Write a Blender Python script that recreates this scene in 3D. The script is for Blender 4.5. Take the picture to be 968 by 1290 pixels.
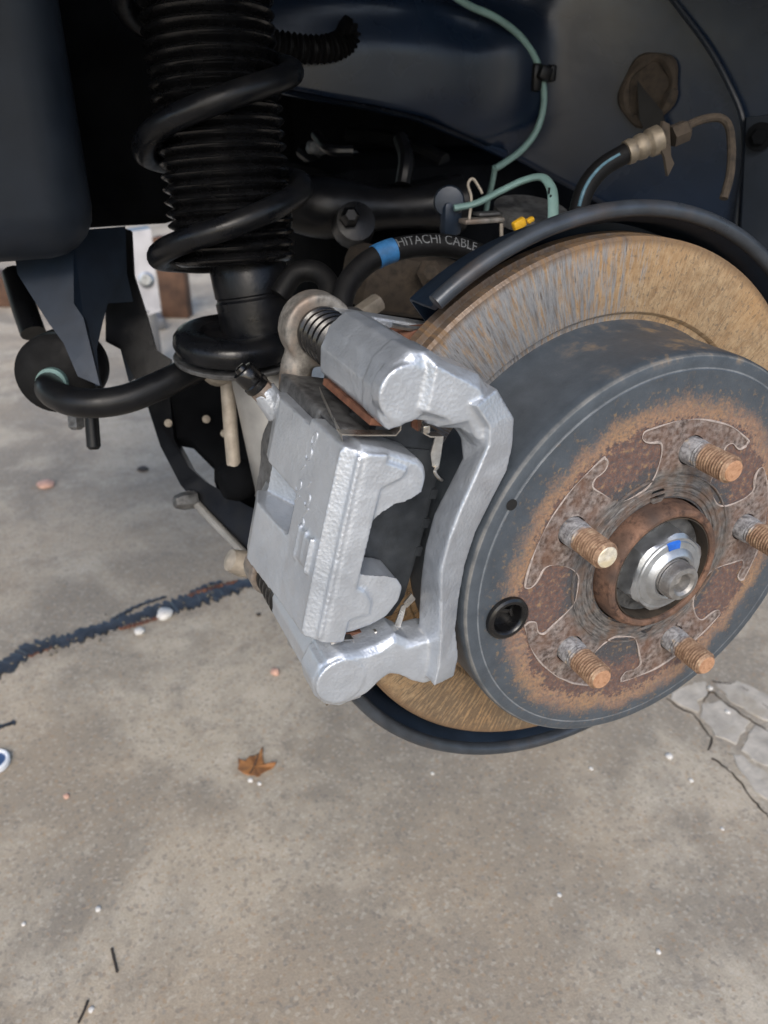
import bpy, bmesh, math, random
from mathutils import Vector, Matrix, noise as mnoise
random.seed(11)
for _o in list(bpy.data.objects):
    bpy.data.objects.remove(_o, do_unlink=True)
scene = bpy.context.scene
C = scene.collection
R = math.radians
HUB = 0.45                       # height of the wheel hub above the concrete

# ------------------------------------------------------------------ camera
# axes: hub axle along -Y (outboard), +X to the right of the wheel, +Z up, hub face at the origin (lifted by HUB)
CAM = Vector((-0.24864, -0.24502, 0.19887))
ROT = Matrix(((0.91392, 0.19012, -0.35860), (-0.40588, 0.42808, -0.80747), (0.0, 0.88352, 0.46840)))
cam_d = bpy.data.cameras.new('camera')
cam_d.sensor_fit = 'HORIZONTAL'; cam_d.sensor_width = 36.0
cam_d.lens = 36.0 * 1000 / 968
cam_d.clip_start = 0.01; cam_d.clip_end = 200
cam_d.dof.use_dof = True; cam_d.dof.focus_distance = 0.36
cam_d.dof.aperture_fstop = cam_d.lens / 2.1
cam = bpy.data.objects.new('camera', cam_d); C.objects.link(cam)
cam.matrix_world = Matrix.Translation(CAM + Vector((0, 0, HUB))) @ ROT.to_4x4()
scene.camera = cam
scene.render.resolution_x = 768; scene.render.resolution_y = 1024

# ------------------------------------------------------------------ sky, sun, exposure
SUN_EL, SUN_AZ = 38.0, 205.0     # azimuth: compass bearing of the sun, +Y = 0, clockwise
w = bpy.data.worlds.new('World'); scene.world = w; w.use_nodes = True
wn = w.node_tree; wn.nodes.clear()
sky = wn.nodes.new('ShaderNodeTexSky'); sky.sky_type = 'NISHITA'; sky.sun_disc = False
sky.sun_elevation = R(SUN_EL); sky.sun_rotation = R(SUN_AZ)
sky.air_density = 1.0; sky.dust_density = 2.0; sky.ozone_density = 1.0
bgn = wn.nodes.new('ShaderNodeBackground'); bgn.inputs['Strength'].default_value = 0.11
wo = wn.nodes.new('ShaderNodeOutputWorld')
wn.links.new(sky.outputs[0], bgn.inputs['Color']); wn.links.new(bgn.outputs[0], wo.inputs['Surface'])
sun_d = bpy.data.lights.new('sun', 'SUN'); sun_d.energy = 0.9; sun_d.angle = R(25); sun_d.color = (1.0, 0.95, 0.87)
sun = bpy.data.objects.new('sun', sun_d); C.objects.link(sun)
_az = R(SUN_AZ); _el = R(SUN_EL)
sdir = Vector((math.sin(_az) * math.cos(_el), math.cos(_az) * math.cos(_el), math.sin(_el)))
sun.rotation_euler = sdir.to_track_quat('Z', 'Y').to_euler(); sun.location = sdir * 5
vs = scene.view_settings
vs.view_transform = 'Standard'; vs.look = 'None'; vs.gamma = 1.0; vs.use_curve_mapping = False
vs.exposure = 1.03

# ------------------------------------------------------------------ geometry helpers
def ray(px, py):
    return ROT @ Vector(((px - 484) / 1000.0, -(py - 645) / 1000.0, -1.0))
def P(px, py, d):                # a point at distance d in front of the lens plane
    return CAM + ray(px, py) * d
def PY(px, py, y):
    r = ray(px, py); return CAM + r * ((y - CAM.y) / r.y)
def PZ(px, py, z=-HUB):
    r = ray(px, py); return CAM + r * ((z - CAM.z) / r.z)
def PX(px, py, x):
    r = ray(px, py); return CAM + r * ((x - CAM.x) / r.x)
def row_of(wp):
    c = ROT.transposed() @ (Vector(wp) - CAM)
    return 645 - 1000 * c.y / -c.z
BETA = R(14)
ER = Vector((-math.cos(BETA), 0, math.sin(BETA))); ET = Vector((math.sin(BETA), 0, math.cos(BETA)))
def L(r, t, y):                  # caliper frame in millimetres: radial, tangential, axial (inboard +)
    return (ER * r + ET * t + Vector((0, y, 0))) * 0.001

def link(o, parent=None):
    C.objects.link(o)
    if parent is not None: o.parent = parent
    return o
def finish(me, mat, sharp=35):
    if mat is not None: me.materials.append(mat)
    me.shade_smooth()
    try: me.set_sharp_from_angle(angle=R(sharp))
    except Exception: pass
def obj(name, vf, mat, parent=None, sharp=35, fix=True):
    me = bpy.data.meshes.new(name)
    me.from_pydata([tuple(v) for v in vf[0]], [], vf[1])
    bm = bmesh.new(); bm.from_mesh(me)
    if fix: bmesh.ops.recalc_face_normals(bm, faces=bm.faces)
    bm.to_mesh(me); bm.free(); me.update()
    finish(me, mat, sharp)
    return link(bpy.data.objects.new(name, me), parent)
def obj_bm(name, bm, mat, parent=None, sharp=35):
    bmesh.ops.recalc_face_normals(bm, faces=bm.faces)
    me = bpy.data.meshes.new(name); bm.to_mesh(me); bm.free(); finish(me, mat, sharp)
    return link(bpy.data.objects.new(name, me), parent)
def tag(o, label, cat, group=None):
    o['label'] = label; o['category'] = cat
    if group: o['group'] = group
    return o
def thing(name, label, cat, loc=(0, 0, 0), group=None):
    o = bpy.data.objects.new(name, None); o.empty_display_size = 0.02
    link(o); tag(o, label, cat, group)
    return o
def join(*parts):
    V, F = [], []
    for v, f in parts:
        b = len(V); V += [tuple(x) for x in v]; F += [tuple(i + b for i in q) for q in f]
    return V, F
def frame_of(axis, ref=Vector((0, 0, 1))):
    a = Vector(axis).normalized()
    if abs(a.dot(ref)) > 0.95: ref = Vector((1, 0, 0))
    u = ref.cross(a).normalized(); return a, u, a.cross(u)
def lathe(prof, o=(0, 0, 0), axis=(0, 1, 0), seg=48, closed=False, wob=0.0):
    """revolve [(radius, height)] round an axis; closed=True joins last to first (a ring)"""
    a, u, v = frame_of(axis); o = Vector(o); V, F = [], []
    n = len(prof)
    for k in range(seg):
        th = 2 * math.pi * k / seg; d = u * math.cos(th) + v * math.sin(th)
        for r, h in prof:
            V.append(o + a * h + d * (r * (1 + wob * math.sin(3 * th + h * 400))))
    m = n if closed else n - 1
    for k in range(seg):
        b, c = k * n, ((k + 1) % seg) * n
        for i in range(m):
            j = (i + 1) % n
            F.append((b + i, b + j, c + j, c + i))
    if not closed:
        if prof[0][0] > 1e-7: F.append(tuple(k * n for k in range(seg)))
        if prof[-1][0] > 1e-7: F.append(tuple(k * n + n - 1 for k in reversed(range(seg))))
    return V, F
def catmull(pts, sub=8):
    pts = [Vector(p) for p in pts]; out = []
    q = [pts[0] * 2 - pts[1]] + pts + [pts[-1] * 2 - pts[-2]]
    for i in range(1, len(q) - 2):
        for s in range(sub):
            t = s / sub
            out.append(0.5 * ((2 * q[i]) + (q[i + 1] - q[i - 1]) * t + (2 * q[i - 1] - 5 * q[i] + 4 * q[i + 1] - q[i + 2]) * t * t
                              + (3 * q[i] - q[i - 1] - 3 * q[i + 1] + q[i + 2]) * t ** 3))
    out.append(pts[-1]); return out
def path_frames(path, ref=Vector((0, 0, 1))):
    n = len(path); T = [(path[min(i + 1, n - 1)] - path[max(i - 1, 0)]).normalized() for i in range(n)]
    u = ref.cross(T[0])
    if u.length < 1e-3: u = Vector((1, 0, 0)).cross(T[0])
    u.normalize(); fr = []
    for i in range(n):
        u = (u - T[i] * u.dot(T[i])).normalized(); fr.append((T[i], u, T[i].cross(u)))
    return fr
def tube(path, rad, seg=14, flat=1.0, ref=Vector((0, 0, 1)), smooth=8):
    path = catmull(path, smooth) if smooth else [Vector(p) for p in path]
    fr = path_frames(path, ref); V, F = [], []; n = len(path)
    for i, p in enumerate(path):
        r = rad(i / (n - 1)) if callable(rad) else rad
        for k in range(seg):
            th = 2 * math.pi * k / seg
            V.append(p + fr[i][1] * (r * math.cos(th)) + fr[i][2] * (r * flat * math.sin(th)))
    for i in range(n - 1):
        for k in range(seg):
            k2 = (k + 1) % seg
            F.append((i * seg + k, i * seg + k2, (i + 1) * seg + k2, (i + 1) * seg + k))
    F.append(tuple(range(seg - 1, -1, -1))); F.append(tuple((n - 1) * seg + k for k in range(seg)))
    return V, F
def loft(rings, cap=True):
    V, F = [], []; m = len(rings[0])
    for rg in rings: V += [Vector(p) for p in rg]
    for i in range(len(rings) - 1):
        for k in range(m):
            k2 = (k + 1) % m
            F.append((i * m + k, i * m + k2, (i + 1) * m + k2, (i + 1) * m + k))
    if cap:
        F.append(tuple(range(m - 1, -1, -1))); F.append(tuple((len(rings) - 1) * m + k for k in range(m)))
    return V, F
def prism_rt(poly, y0, y1, ch=0.0):      # outline in the (r,t) plane, extruded along the axle, mm
    if ch:
        cx = sum(p[0] for p in poly) / len(poly); cy = sum(p[1] for p in poly) / len(poly)
        def sh(p):
            d = math.hypot(p[0] - cx, p[1] - cy) or 1; k = max(0, (d - ch) / d)
            return (cx + (p[0] - cx) * k, cy + (p[1] - cy) * k)
        return loft([[L(*sh(p), y0) for p in poly], [L(*p, y0 + ch) for p in poly], [L(*p, y1) for p in poly]])
    return loft([[L(*p, y0) for p in poly], [L(*p, y1) for p in poly]])
def prism_ry(poly, t0, t1):              # outline in the (r,y) plane, extruded tangentially, mm
    return loft([[L(p[0], t0, p[1]) for p in poly], [L(p[0], t1, p[1]) for p in poly]])
def hexa(r0, r1, t0, t1, y0, y1):
    return prism_rt([(r0, t0), (r1, t0), (r1, t1), (r0, t1)], y0, y1)
def cyl_rt(r, t, rad, y0, y1, seg=28, rad1=None):
    return lathe([(rad * .001, y0 * .001), ((rad1 or rad) * .001, y1 * .001)], L(r, t, 0), (0, 1, 0), seg)
def box(c, size, bev=0.0, rot=None, seg=2):
    bm = bmesh.new(); bmesh.ops.create_cube(bm, size=1.0)
    bmesh.ops.scale(bm, vec=Vector(size), verts=bm.verts)
    if bev: bmesh.ops.bevel(bm, geom=list(bm.edges), offset=bev, segments=seg, affect='EDGES', profile=0.5)
    M = Matrix.Translation(Vector(c)) @ (rot.to_4x4() if rot is not None else Matrix.Identity(4))
    bm.verts.index_update()
    V = [M @ v.co for v in bm.verts]; F = [tuple(v.index for v in f.verts) for f in bm.faces]
    bm.free(); return V, F
def slab(outline, nrm, th):              # a flat plate with real thickness from a closed 3D outline
    nrm = Vector(nrm).normalized() * th
    return loft([[Vector(p) for p in outline], [Vector(p) + nrm for p in outline]])
def cast(name, parts, mat, parent=None, voxel=0.0009, it=8, wob=0.0, wsc=60.0):
    """weld overlapping solids into one cast body with soft edges"""
    V, F = join(*parts)
    me = bpy.data.meshes.new('tmp'); me.from_pydata([tuple(v) for v in V], [], F)
    bm = bmesh.new(); bm.from_mesh(me); bmesh.ops.recalc_face_normals(bm, faces=bm.faces); bm.to_mesh(me); bm.free()
    t = bpy.data.objects.new('tmp', me); C.objects.link(t)
    m = t.modifiers.new('r', 'REMESH'); m.mode = 'VOXEL'; m.voxel_size = voxel
    s = t.modifiers.new('s', 'SMOOTH'); s.factor = 0.5; s.iterations = it
    dg = bpy.context.evaluated_depsgraph_get(); dg.update()
    out = bpy.data.meshes.new_from_object(t.evaluated_get(dg)); out.name = name
    bpy.data.objects.remove(t, do_unlink=True); bpy.data.meshes.remove(me)
    if wob:
        nr_ = [v.normal.copy() for v in out.vertices]; co_ = [v.co.copy() for v in out.vertices]; flat_ = []
        for p, nn in zip(co_, nr_):
            q = p + nn * (wob * (mnoise.noise(p * wsc) + 0.5 * mnoise.noise(p * wsc * 2.7))); flat_ += [q.x, q.y, q.z]
        out.vertices.foreach_set('co', flat_); out.update()
    out.materials.clear(); finish(out, mat, 60)
    return link(bpy.data.objects.new(name, out), parent)
def cut(o, cutter_vf):
    c = obj('cutter', cutter_vf, None)
    m = o.modifiers.new('b', 'BOOLEAN'); m.operation = 'DIFFERENCE'; m.solver = 'EXACT'; m.object = c
    dg = bpy.context.evaluated_depsgraph_get(); dg.update()
    nm = bpy.data.meshes.new_from_object(o.evaluated_get(dg)); o.modifiers.clear()
    nm.name = o.data.name; o.data = nm
    nm.shade_smooth(); nm.set_sharp_from_angle(angle=R(30))
    bpy.data.objects.remove(c, do_unlink=True)

# ------------------------------------------------------------------ materials
class NT:
    def __init__(s, name):
        s.m = bpy.data.materials.new(name); s.m.use_nodes = True
        s.n = s.m.node_tree; s.n.nodes.clear()
        s.out = s.n.nodes.new('ShaderNodeOutputMaterial'); s.b = s.n.nodes.new('ShaderNodeBsdfPrincipled')
        s.l(s.b.outputs[0], s.out.inputs['Surface'])
        s.tc = s.n.nodes.new('ShaderNodeTexCoord'); s.co = s.tc.outputs['Object']
    def l(s, a, b): s.n.links.new(a, b)
    def set(s, k, v):
        i = s.b.inputs[k]
        if hasattr(v, 'is_linked') or hasattr(v, 'links'): s.l(v, i)
        else: i.default_value = v
    def noise(s, scale, detail=4, rough=.55, vec=None, out='Fac', dist=0.0):
        x = s.n.nodes.new('ShaderNodeTexNoise'); x.inputs['Scale'].default_value = scale
        x.inputs['Detail'].default_value = detail; x.inputs['Roughness'].default_value = rough; x.inputs['Distortion'].default_value = dist
        s.l(vec or s.co, x.inputs['Vector']); return x.outputs[out]
    def vor(s, scale, out='Distance', vec=None, feature='F1'):
        x = s.n.nodes.new('ShaderNodeTexVoronoi'); x.feature = feature; x.inputs['Scale'].default_value = scale
        s.l(vec or s.co, x.inputs['Vector']); return x.outputs[out]
    def ramp(s, fac, stops):
        x = s.n.nodes.new('ShaderNodeValToRGB'); e = x.color_ramp.elements
        while len(e) < len(stops): e.new(0.5)
        for k, (p, c) in enumerate(stops):
            e[k].position = p; e[k].color = (c, c, c, 1) if not isinstance(c, tuple) else (*c, 1)
        s.l(fac, x.inputs['Fac']); return x.outputs['Color']
    def mix(s, fac, a, b, mode='MIX'):
        x = s.n.nodes.new('ShaderNodeMix'); x.data_type = 'RGBA'; x.blend_type = mode
        for sock, v in ((x.inputs[0], fac), (x.inputs[6], a), (x.inputs[7], b)):
            if isinstance(v, (int, float)): sock.default_value = v if sock == x.inputs[0] else (v, v, v, 1)
            elif isinstance(v, tuple): sock.default_value = (*v, 1)
            else: s.l(v, sock)
        return x.outputs[2]
    def math(s, op, a, b=0.0, c=None):
        x = s.n.nodes.new('ShaderNodeMath'); x.operation = op
        for i, v in enumerate((a, b) if c is None else (a, b, c)):
            if isinstance(v, (int, float)): x.inputs[i].default_value = v
            else: s.l(v, x.inputs[i])
        return x.outputs[0]
    def mapr(s, v, a, b, c=0.0, d=1.0):
        x = s.n.nodes.new('ShaderNodeMapRange'); x.clamp = True; x.interpolation_type = 'SMOOTHSTEP'
        s.l(v, x.inputs[0])
        for i, k in zip((1, 2, 3, 4), (a, b, c, d)): x.inputs[i].default_value = k
        return x.outputs[0]
    def xyz(s, vec=None):
        x = s.n.nodes.new('ShaderNodeSeparateXYZ'); s.l(vec or s.co, x.inputs[0]); return x.outputs
    def vec(s, a, b, c=0.0):
        x = s.n.nodes.new('ShaderNodeCombineXYZ')
        for i, v in enumerate((a, b, c)):
            if isinstance(v, (int, float)): x.inputs[i].default_value = v
            else: s.l(v, x.inputs[i])
        return x.outputs[0]
    def polar(s):
        x = s.xyz(); r = s.math('SQRT', s.math('ADD', s.math('MULTIPLY', x[0], x[0]), s.math('MULTIPLY', x[2], x[2])))
        return r, s.math('ARCTAN2', x[2], x[0])
    def bump(s, h, strength=.3, dist=.001, prev=None):
        x = s.n.nodes.new('ShaderNodeBump'); x.inputs['Strength'].default_value = strength; x.inputs['Distance'].default_value = dist
        s.l(h, x.inputs['Height'])
        if prev is not None: s.l(prev, x.inputs['Normal'])
        s.l(x.outputs[0], s.b.inputs['Normal']); return x.outputs[0]

def simple(name, col, rough=.5, metal=0.0, var=.25, vs_=120.0, bmp=.15, dust=0.0, dustc=(.22, .2, .17), bdist=.0006, spec=None):
    m = NT(name)
    if spec is not None: m.set('Specular IOR Level', spec)
    f = m.noise(vs_, 5); lo = tuple(c * (1 - var) for c in col); hi = tuple(min(1, c * (1 + var)) for c in col)
    c = m.mix(m.ramp(f, [(.3, 0.0), (.7, 1.0)]), lo, hi)
    if dust:
        d = m.ramp(m.noise(vs_ * .35, 6, .65), [(.52, 0.0), (.78, dust)]); c = m.mix(d, c, dustc)
    m.set('Base Color', c); m.set('Metallic', metal)
    m.set('Roughness', m.mapr(m.noise(vs_ * .7, 4), .25, .75, max(.05, rough - .1), min(1, rough + .12)))
    if bmp: m.bump(m.noise(vs_ * 4, 5), bmp, bdist)
    return m.m

def silver_paint():
    m = NT('silver_brush_paint')
    big = m.noise(38, 4); fine = m.noise(760, 4, .6); lea = m.vor(640)
    c = m.mix(m.ramp(big, [(.3, 0.0), (.7, 1.0)]), (.42, .455, .505), (.55, .585, .635))
    thin = m.ramp(m.noise(55, 6, .7), [(.66, 0.0), (.78, .4)])
    c = m.mix(thin, c, (.26, .27, .28))
    m.set('Base Color', c); m.set('Metallic', .58)
    m.set('Roughness', m.mapr(m.noise(150, 4), .3, .7, .34, .52))
    m.set('Coat Weight', .7); m.set('Coat Roughness', .13)
    h = m.math('ADD', m.math('MULTIPLY', fine, .5), m.math('MULTIPLY', lea, .7))
    a = m.bump(h, .29, .0008)
    m.bump(m.noise(240, 3), .12, .0009, a)
    return m.m
SILVER = silver_paint()

def rust_disc():
    m = NT('rusted_friction_face')
    r, th = m.polar()
    sv = m.vec(m.math('MULTIPLY', th, 26.0), m.math('MULTIPLY', r, 24.0))       # radial streaks
    st = m.noise(1.9, 7, .62, sv); st2 = m.noise(3.4, 6, .62, sv)
    sp = m.noise(260, 6, .65); big = m.noise(24, 4)
    rust = m.mix(m.ramp(m.math('ADD', m.math('MULTIPLY', sp, .45), m.math('MULTIPLY', st2, .55)), [(.38, 0.0), (.62, 1.0)]), (.20, .125, .066), (.39, .285, .17))
    rust = m.mix(m.ramp(big, [(.4, 0.0), (.7, .6)]), rust, (.38, .22, .095))
    rust = m.mix(m.ramp(m.noise(560, 4), [(.56, 0.0), (.66, .75)]), rust, (.14, .105, .075))
    rust = m.mix(m.ramp(m.noise(7.0, 6, .7, sv), [(.58, 0.0), (.68, .75)]), rust, (.15, .11, .08))
    steel = m.mix(m.ramp(st2, [(.35, 0.0), (.65, 1.0)]), (.13, .14, .155), (.40, .415, .44))
    # bare steel shows where the pads were dragged, rust has come back elsewhere
    sect = m.mapr(m.math('COSINE', m.math('SUBTRACT', th, 2.25)), .42, 1.0)
    sect2 = m.mapr(m.math('COSINE', m.math('ADD', th, 2.05)), .8, .98)
    f = m.math('ADD', m.math('MULTIPLY', sect, .40), m.math('MULTIPLY', st, .78))
    f = m.math('ADD', f, m.math('MULTIPLY', m.math('SUBTRACT', st2, .5), .75))
    f = m.math('ADD', f, m.math('MULTIPLY', m.math('SUBTRACT', sp, .5), .12))
    f = m.ramp(f, [(.60, 0.0), (.82, .9)])
    c = m.mix(f, rust, steel)
    dark = m.ramp(m.math('ADD', m.math('MULTIPLY', sect2, .16), st2), [(.57, 0.0), (.67, .8)])
    c = m.mix(dark, c, (.085, .06, .04))
    edge = m.mapr(r, .1365, .1405)
    c = m.mix(m.math('MULTIPLY', edge, .75), c, (.14, .085, .045))
    m.set('Base Color', c); m.set('Metallic', m.math('MULTIPLY', f, .55))
    m.set('Roughness', m.mapr(f, 0, 1, .8, .46))
    ring = m.noise(1.0, 4, .6, m.vec(m.math('MULTIPLY', r, 1400.0), m.math('MULTIPLY', th, 1.2)))
    m.bump(m.math('ADD', m.math('ADD', m.math('MULTIPLY', sp, .6), st2), m.math('MULTIPLY', ring, .35)), .45, .0008)
    return m.m
def hat_paint():
    m = NT('blue_grey_drum_paint_with_rust_band')
    r, th = m.polar(); y = m.xyz()[1]
    n1 = m.noise(75, 6, .68); n2 = m.noise(330, 5, .65); n3 = m.noise(26, 4)
    paint = m.mix(m.ramp(n1, [(.3, 0.0), (.7, 1.0)]), (.044, .054, .066), (.070, .084, .101))
    spec = m.ramp(m.noise(900, 3), [(.72, 0.0), (.76, .5)])
    paint = m.mix(spec, paint, (.2, .2, .2))
    rr = m.math('ADD', r, m.math('MULTIPLY', m.math('SUBTRACT', n1, .5), .022))
    rr = m.math('ADD', rr, m.math('MULTIPLY', m.math('SUBTRACT', n2, .5), .014))
    rr = m.math('ADD', rr, m.math('MULTIPLY', m.math('SUBTRACT', m.noise(800, 4, .6), .5), .012))
    low = m.mapr(m.math('COSINE', m.math('ADD', th, 1.75)), .35, 1.0, 0.0, .007)  # band is broader low down
    rr = m.math('SUBTRACT', rr, low)
    band = m.math('MULTIPLY', m.mapr(rr, .0850, .0765), m.ramp(m.noise(600, 5, .7), [(.34, .25), (.56, 1.0)]))
    rust = m.mix(m.ramp(n2, [(.3, 0.0), (.68, 1.0)]), (.18, .105, .072), (.335, .21, .142))
    rust = m.mix(m.ramp(n3, [(.42, 0.0), (.68, .65)]), rust, (.33, .20, .10))
    inner = m.mapr(rr, .0705, .0735)                                   # inside: dark brown-purple panels
    brown = m.mix(m.ramp(n2, [(.35, 0.0), (.7, 1.0)]), (.095, .055, .045), (.205, .115, .088))
    core = m.mapr(rr, .0545, .0475)
    brown = m.mix(m.math('MULTIPLY', core, .85), brown, (.052, .056, .062))
    rb = m.mix(inner, brown, rust)
    face = m.mapr(y, .004, .0025)
    c = m.mix(m.math('MULTIPLY', band, face), paint, rb)
    fl = m.math('MULTIPLY', m.mapr(rr, .098, .082), m.ramp(n2, [(.56, 0.0), (.66, .8)]))
    c = m.mix(m.math('MULTIPLY', fl, face), c, (.26, .17, .09))
    # worn lip and scribed line, rust bloom at the outer edge
    line = m.math('MULTIPLY', m.mapr(m.math('ABSOLUTE', m.math('SUBTRACT', r, .0947)), .00055, .0002), face)
    c = m.mix(m.math('MULTIPLY', line, m.ramp(n1, [(.35, .15), (.65, .65)])), c, (.26, .28, .30))
    lip = m.math('MULTIPLY', m.mapr(m.math('ABSOLUTE', m.math('SUBTRACT', r, .1003)), .0009, .0003), m.mapr(y, .003, .0015))
    c = m.mix(m.math('MULTIPLY', lip, m.ramp(n1, [(.35, .1), (.65, .6)])), c, (.28, .27, .25))
    bloom = m.math('MULTIPLY', m.mapr(m.math('ABSOLUTE', m.math('SUBTRACT', r, .101)), .004, .0), m.ramp(n1, [(.52, 0.0), (.66, .8)]))
    bloom = m.math('MULTIPLY', bloom, m.mapr(m.math('COSINE', m.math('SUBTRACT', th, 1.15)), .6, .95))
    c = m.mix(bloom, c, (.3, .2, .1))
    m.set('Base Color', c)
    m.set('Roughness', m.mapr(m.math('MULTIPLY', band, face), 0, 1, .42, .82))
    m.set('Specular IOR Level', .45)
    a = m.bump(n2, .35, .0007)
    m.bump(m.math('MULTIPLY', m.noise(900, 4), m.math('MULTIPLY', band, face)), .5, .0006, a)
    return m.m
def contact_metal():
    m = NT('wheel_contact_scale')
    r, th = m.polar()
    n1 = m.noise(420, 5, .65); n2 = m.noise(90, 5, .6); cn = m.noise(3.2, 4, .6, m.vec(m.math('MULTIPLY', r, 230), m.math('MULTIPLY', th, 2.4)))
    c = m.mix(m.ramp(n1, [(.36, 0.0), (.62, 1.0)]), (.075, .055, .048), (.31, .265, .245))
    c = m.mix(m.ramp(n2, [(.40, 0.0), (.66, .7)]), c, (.16, .085, .055))
    core = m.mapr(r, .051, .0455)
    cc = m.mix(m.ramp(cn, [(.38, 0.0), (.62, 1.0)]), (.070, .066, .066), (.19, .18, .172))
    cc = m.mix(m.ramp(n2, [(.44, 0.0), (.66, .8)]), cc, (.15, .09, .06))
    c = m.mix(core, c, cc)
    m.set('Base Color', c); m.set('Metallic', .25); m.set('Roughness', .62)
    m.bump(m.math('ADD', n1, m.math('MULTIPLY', cn, .4)), .6, .0008)
    return m.m
def rusty(name, a, b, c2, metal=.2, sc=300, rough=.75):
    m = NT(name); n1 = m.noise(sc, 6, .65); n2 = m.noise(sc * .25, 5, .6)
    c = m.mix(m.ramp(n1, [(.34, 0.0), (.66, 1.0)]), a, b); c = m.mix(m.ramp(n2, [(.45, 0.0), (.65, .8)]), c, c2)
    m.set('Base Color', c); m.set('Metallic', metal); m.set('Roughness', rough); m.bump(n1, .5, .0007)
    return m.m
def stud_rust():
    m = NT('rusted_stud_thread'); y = m.xyz()[1]
    n1 = m.noise(380, 5, .65); n2 = m.noise(140, 4)
    c = m.mix(m.ramp(n1, [(.34, 0.0), (.68, 1.0)]), (.18, .10, .062), (.38, .255, .165))
    gy = m.mix(m.ramp(n1, [(.34, 0.0), (.66, 1.0)]), (.12, .115, .12), (.42, .42, .43))
    yy = m.math('ADD', y, m.math('MULTIPLY', m.math('SUBTRACT', n2, .5), .008))
    c = m.mix(m.mapr(yy, -.0105, -.0075), c, gy)                       # unrusted shank where the wheel sat
    c = m.mix(m.ramp(m.noise(260, 4), [(.6, 0.0), (.72, .7)]), c, (.55, .42, .28))
    m.set('Base Color', c); m.set('Metallic', .3); m.set('Roughness', .62); m.bump(n1, .4, .0005)
    return m.m
def concrete():
    m = NT('worn_concrete'); 
    g1 = m.noise(520, 3, .6); g2 = m.vor(330, 'Color'); g3 = m.noise(9, 6, .62); g4 = m.noise(2.6, 5, .6); g5 = m.noise(38, 6, .65)
    c = m.mix(m.ramp(g5, [(.28, 0.0), (.72, 1.0)]), (.40, .338, .255), (.54, .472, .375))
    c = m.mix(m.ramp(g3, [(.38, 0.0), (.62, .6)]), c, (.56, .49, .39))
    stain = m.ramp(m.noise(4.5, 7, .66, dist=.4), [(.43, 0.0), (.56, .85)])
    c = m.mix(stain, c, (.26, .225, .18))
    spots = m.ramp(m.noise(21, 4, .6), [(.62, 0.0), (.74, .45)]); c = m.mix(spots, c, (.20, .18, .16))
    warm = m.ramp(m.noise(3.7, 5, .6), [(.46, 0.0), (.68, .55)]); c = m.mix(warm, c, (.47, .37, .26))
    gs = m.n.nodes.new('ShaderNodeSeparateColor'); m.l(g2, gs.inputs[0])
    ag = m.ramp(gs.outputs[0], [(.78, 0.0), (.97, .32)]); c = m.mix(ag, c, (.62, .57, .48))
    ag2 = m.ramp(gs.outputs[1], [(.80, 0.0), (.97, .45)]); c = m.mix(ag2, c, (.17, .155, .14))
    ag3 = m.ramp(gs.outputs[2], [(.90, 0.0), (.98, .4)]); c = m.mix(ag3, c, (.40, .25, .13))
    c = m.mix(m.ramp(g1, [(.35, .22), (.6, 0.0)]), c, (.10, .09, .08))
    m.set('Base Color', c); m.set('Roughness', .88)
    a = m.bump(m.math('ADD', g1, m.math('MULTIPLY', m.noise(150, 5), .8)), .5, .0012)
    m.bump(m.noise(17, 5), .25, .006, a)
    return m.m

M_RDISC = rust_disc(); M_HAT = hat_paint(); M_CONTACT = contact_metal(); M_STUD = stud_rust(); M_CONC = concrete()
M_RESID = simple('pale_mineral_edge', (.34, .29, .265), .8, 0, .3, 500)
M_EDGE = rusty('dark_rusted_rim', (.05, .035, .028), (.11, .075, .055), (.15, .09, .05), .2, 260)
M_PILOT = rusty('brown_rusted_pilot', (.06, .036, .028), (.28, .155, .10), (.045, .038, .036), .3, 260)
M_TIP = rusty('orange_rust_tip', (.30, .155, .085), (.52, .30, .18), (.40, .22, .12), .1, 420)
M_TIPW = rusty('white_worn_tip', (.5, .45, .36), (.85, .82, .74), (.6, .5, .3), .3, 600, .45)
M_ZINC = simple('zinc_plated_steel', (.46, .48, .50), .38, .9, .2, 160, .15)
M_STUB = simple('dull_axle_steel', (.30, .29, .28), .5, .8, .3, 260, .3)
M_BLUEMARK = simple('blue_paint_mark', (.015, .11, .48), .4, 0, .2, 200)
M_RUBBER = simple('black_rubber', (.005, .005, .0055), .24, 0, .3, 150, .12, spec=.55)
M_RUBBERM = simple('matt_black_rubber', (.005, .005, .0055), .6, 0, .3, 150, .2, spec=.2)
M_BLACK = simple('black_chassis_paint', (.006, .0065, .008), .36, 0, .3, 90, .12, dust=.2, dustc=(.03, .027, .024), spec=.3)
M_SPRING = simple('black_spring_coating', (.005, .0055, .007), .32, 0, .3, 90, .2, dust=.25, dustc=(.035, .031, .027), spec=.3)
M_SHIELD = simple('dark_blue_grey_shield_steel', (.046, .054, .066), .36, .3, .25, 80, .12, dust=.35, dustc=(.13, .085, .055))
M_BODY = simple('navy_body_paint', (.007, .014, .030), .29, 0, .3, 14, .1, dust=.4, dustc=(.014, .013, .013), bdist=.002, spec=.36)
M_LINER = simple('dark_slate_plastic', (.013, .018, .027), .45, 0, .2, 40, .15, dust=.2, dustc=(.03, .035, .042), spec=.35)
M_NAVYST = simple('navy_bracket_steel', (.012, .021, .037), .42, .2, .25, 60, .1)
M_UNDER = simple('dark_underbody', (.005, .0055, .0065), .85, 0, .35, 40, .2, dust=.2, dustc=(.010, .009, .008), spec=.02)
M_CASTGR = rusty('bare_cast_iron', (.14, .13, .12), (.36, .34, .31), (.20, .13, .09), .5, 220, .55)
M_CASTDK = rusty('dark_casting', (.055, .056, .058), (.13, .13, .132), (.17, .175, .18), .45, 240, .5)
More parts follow.
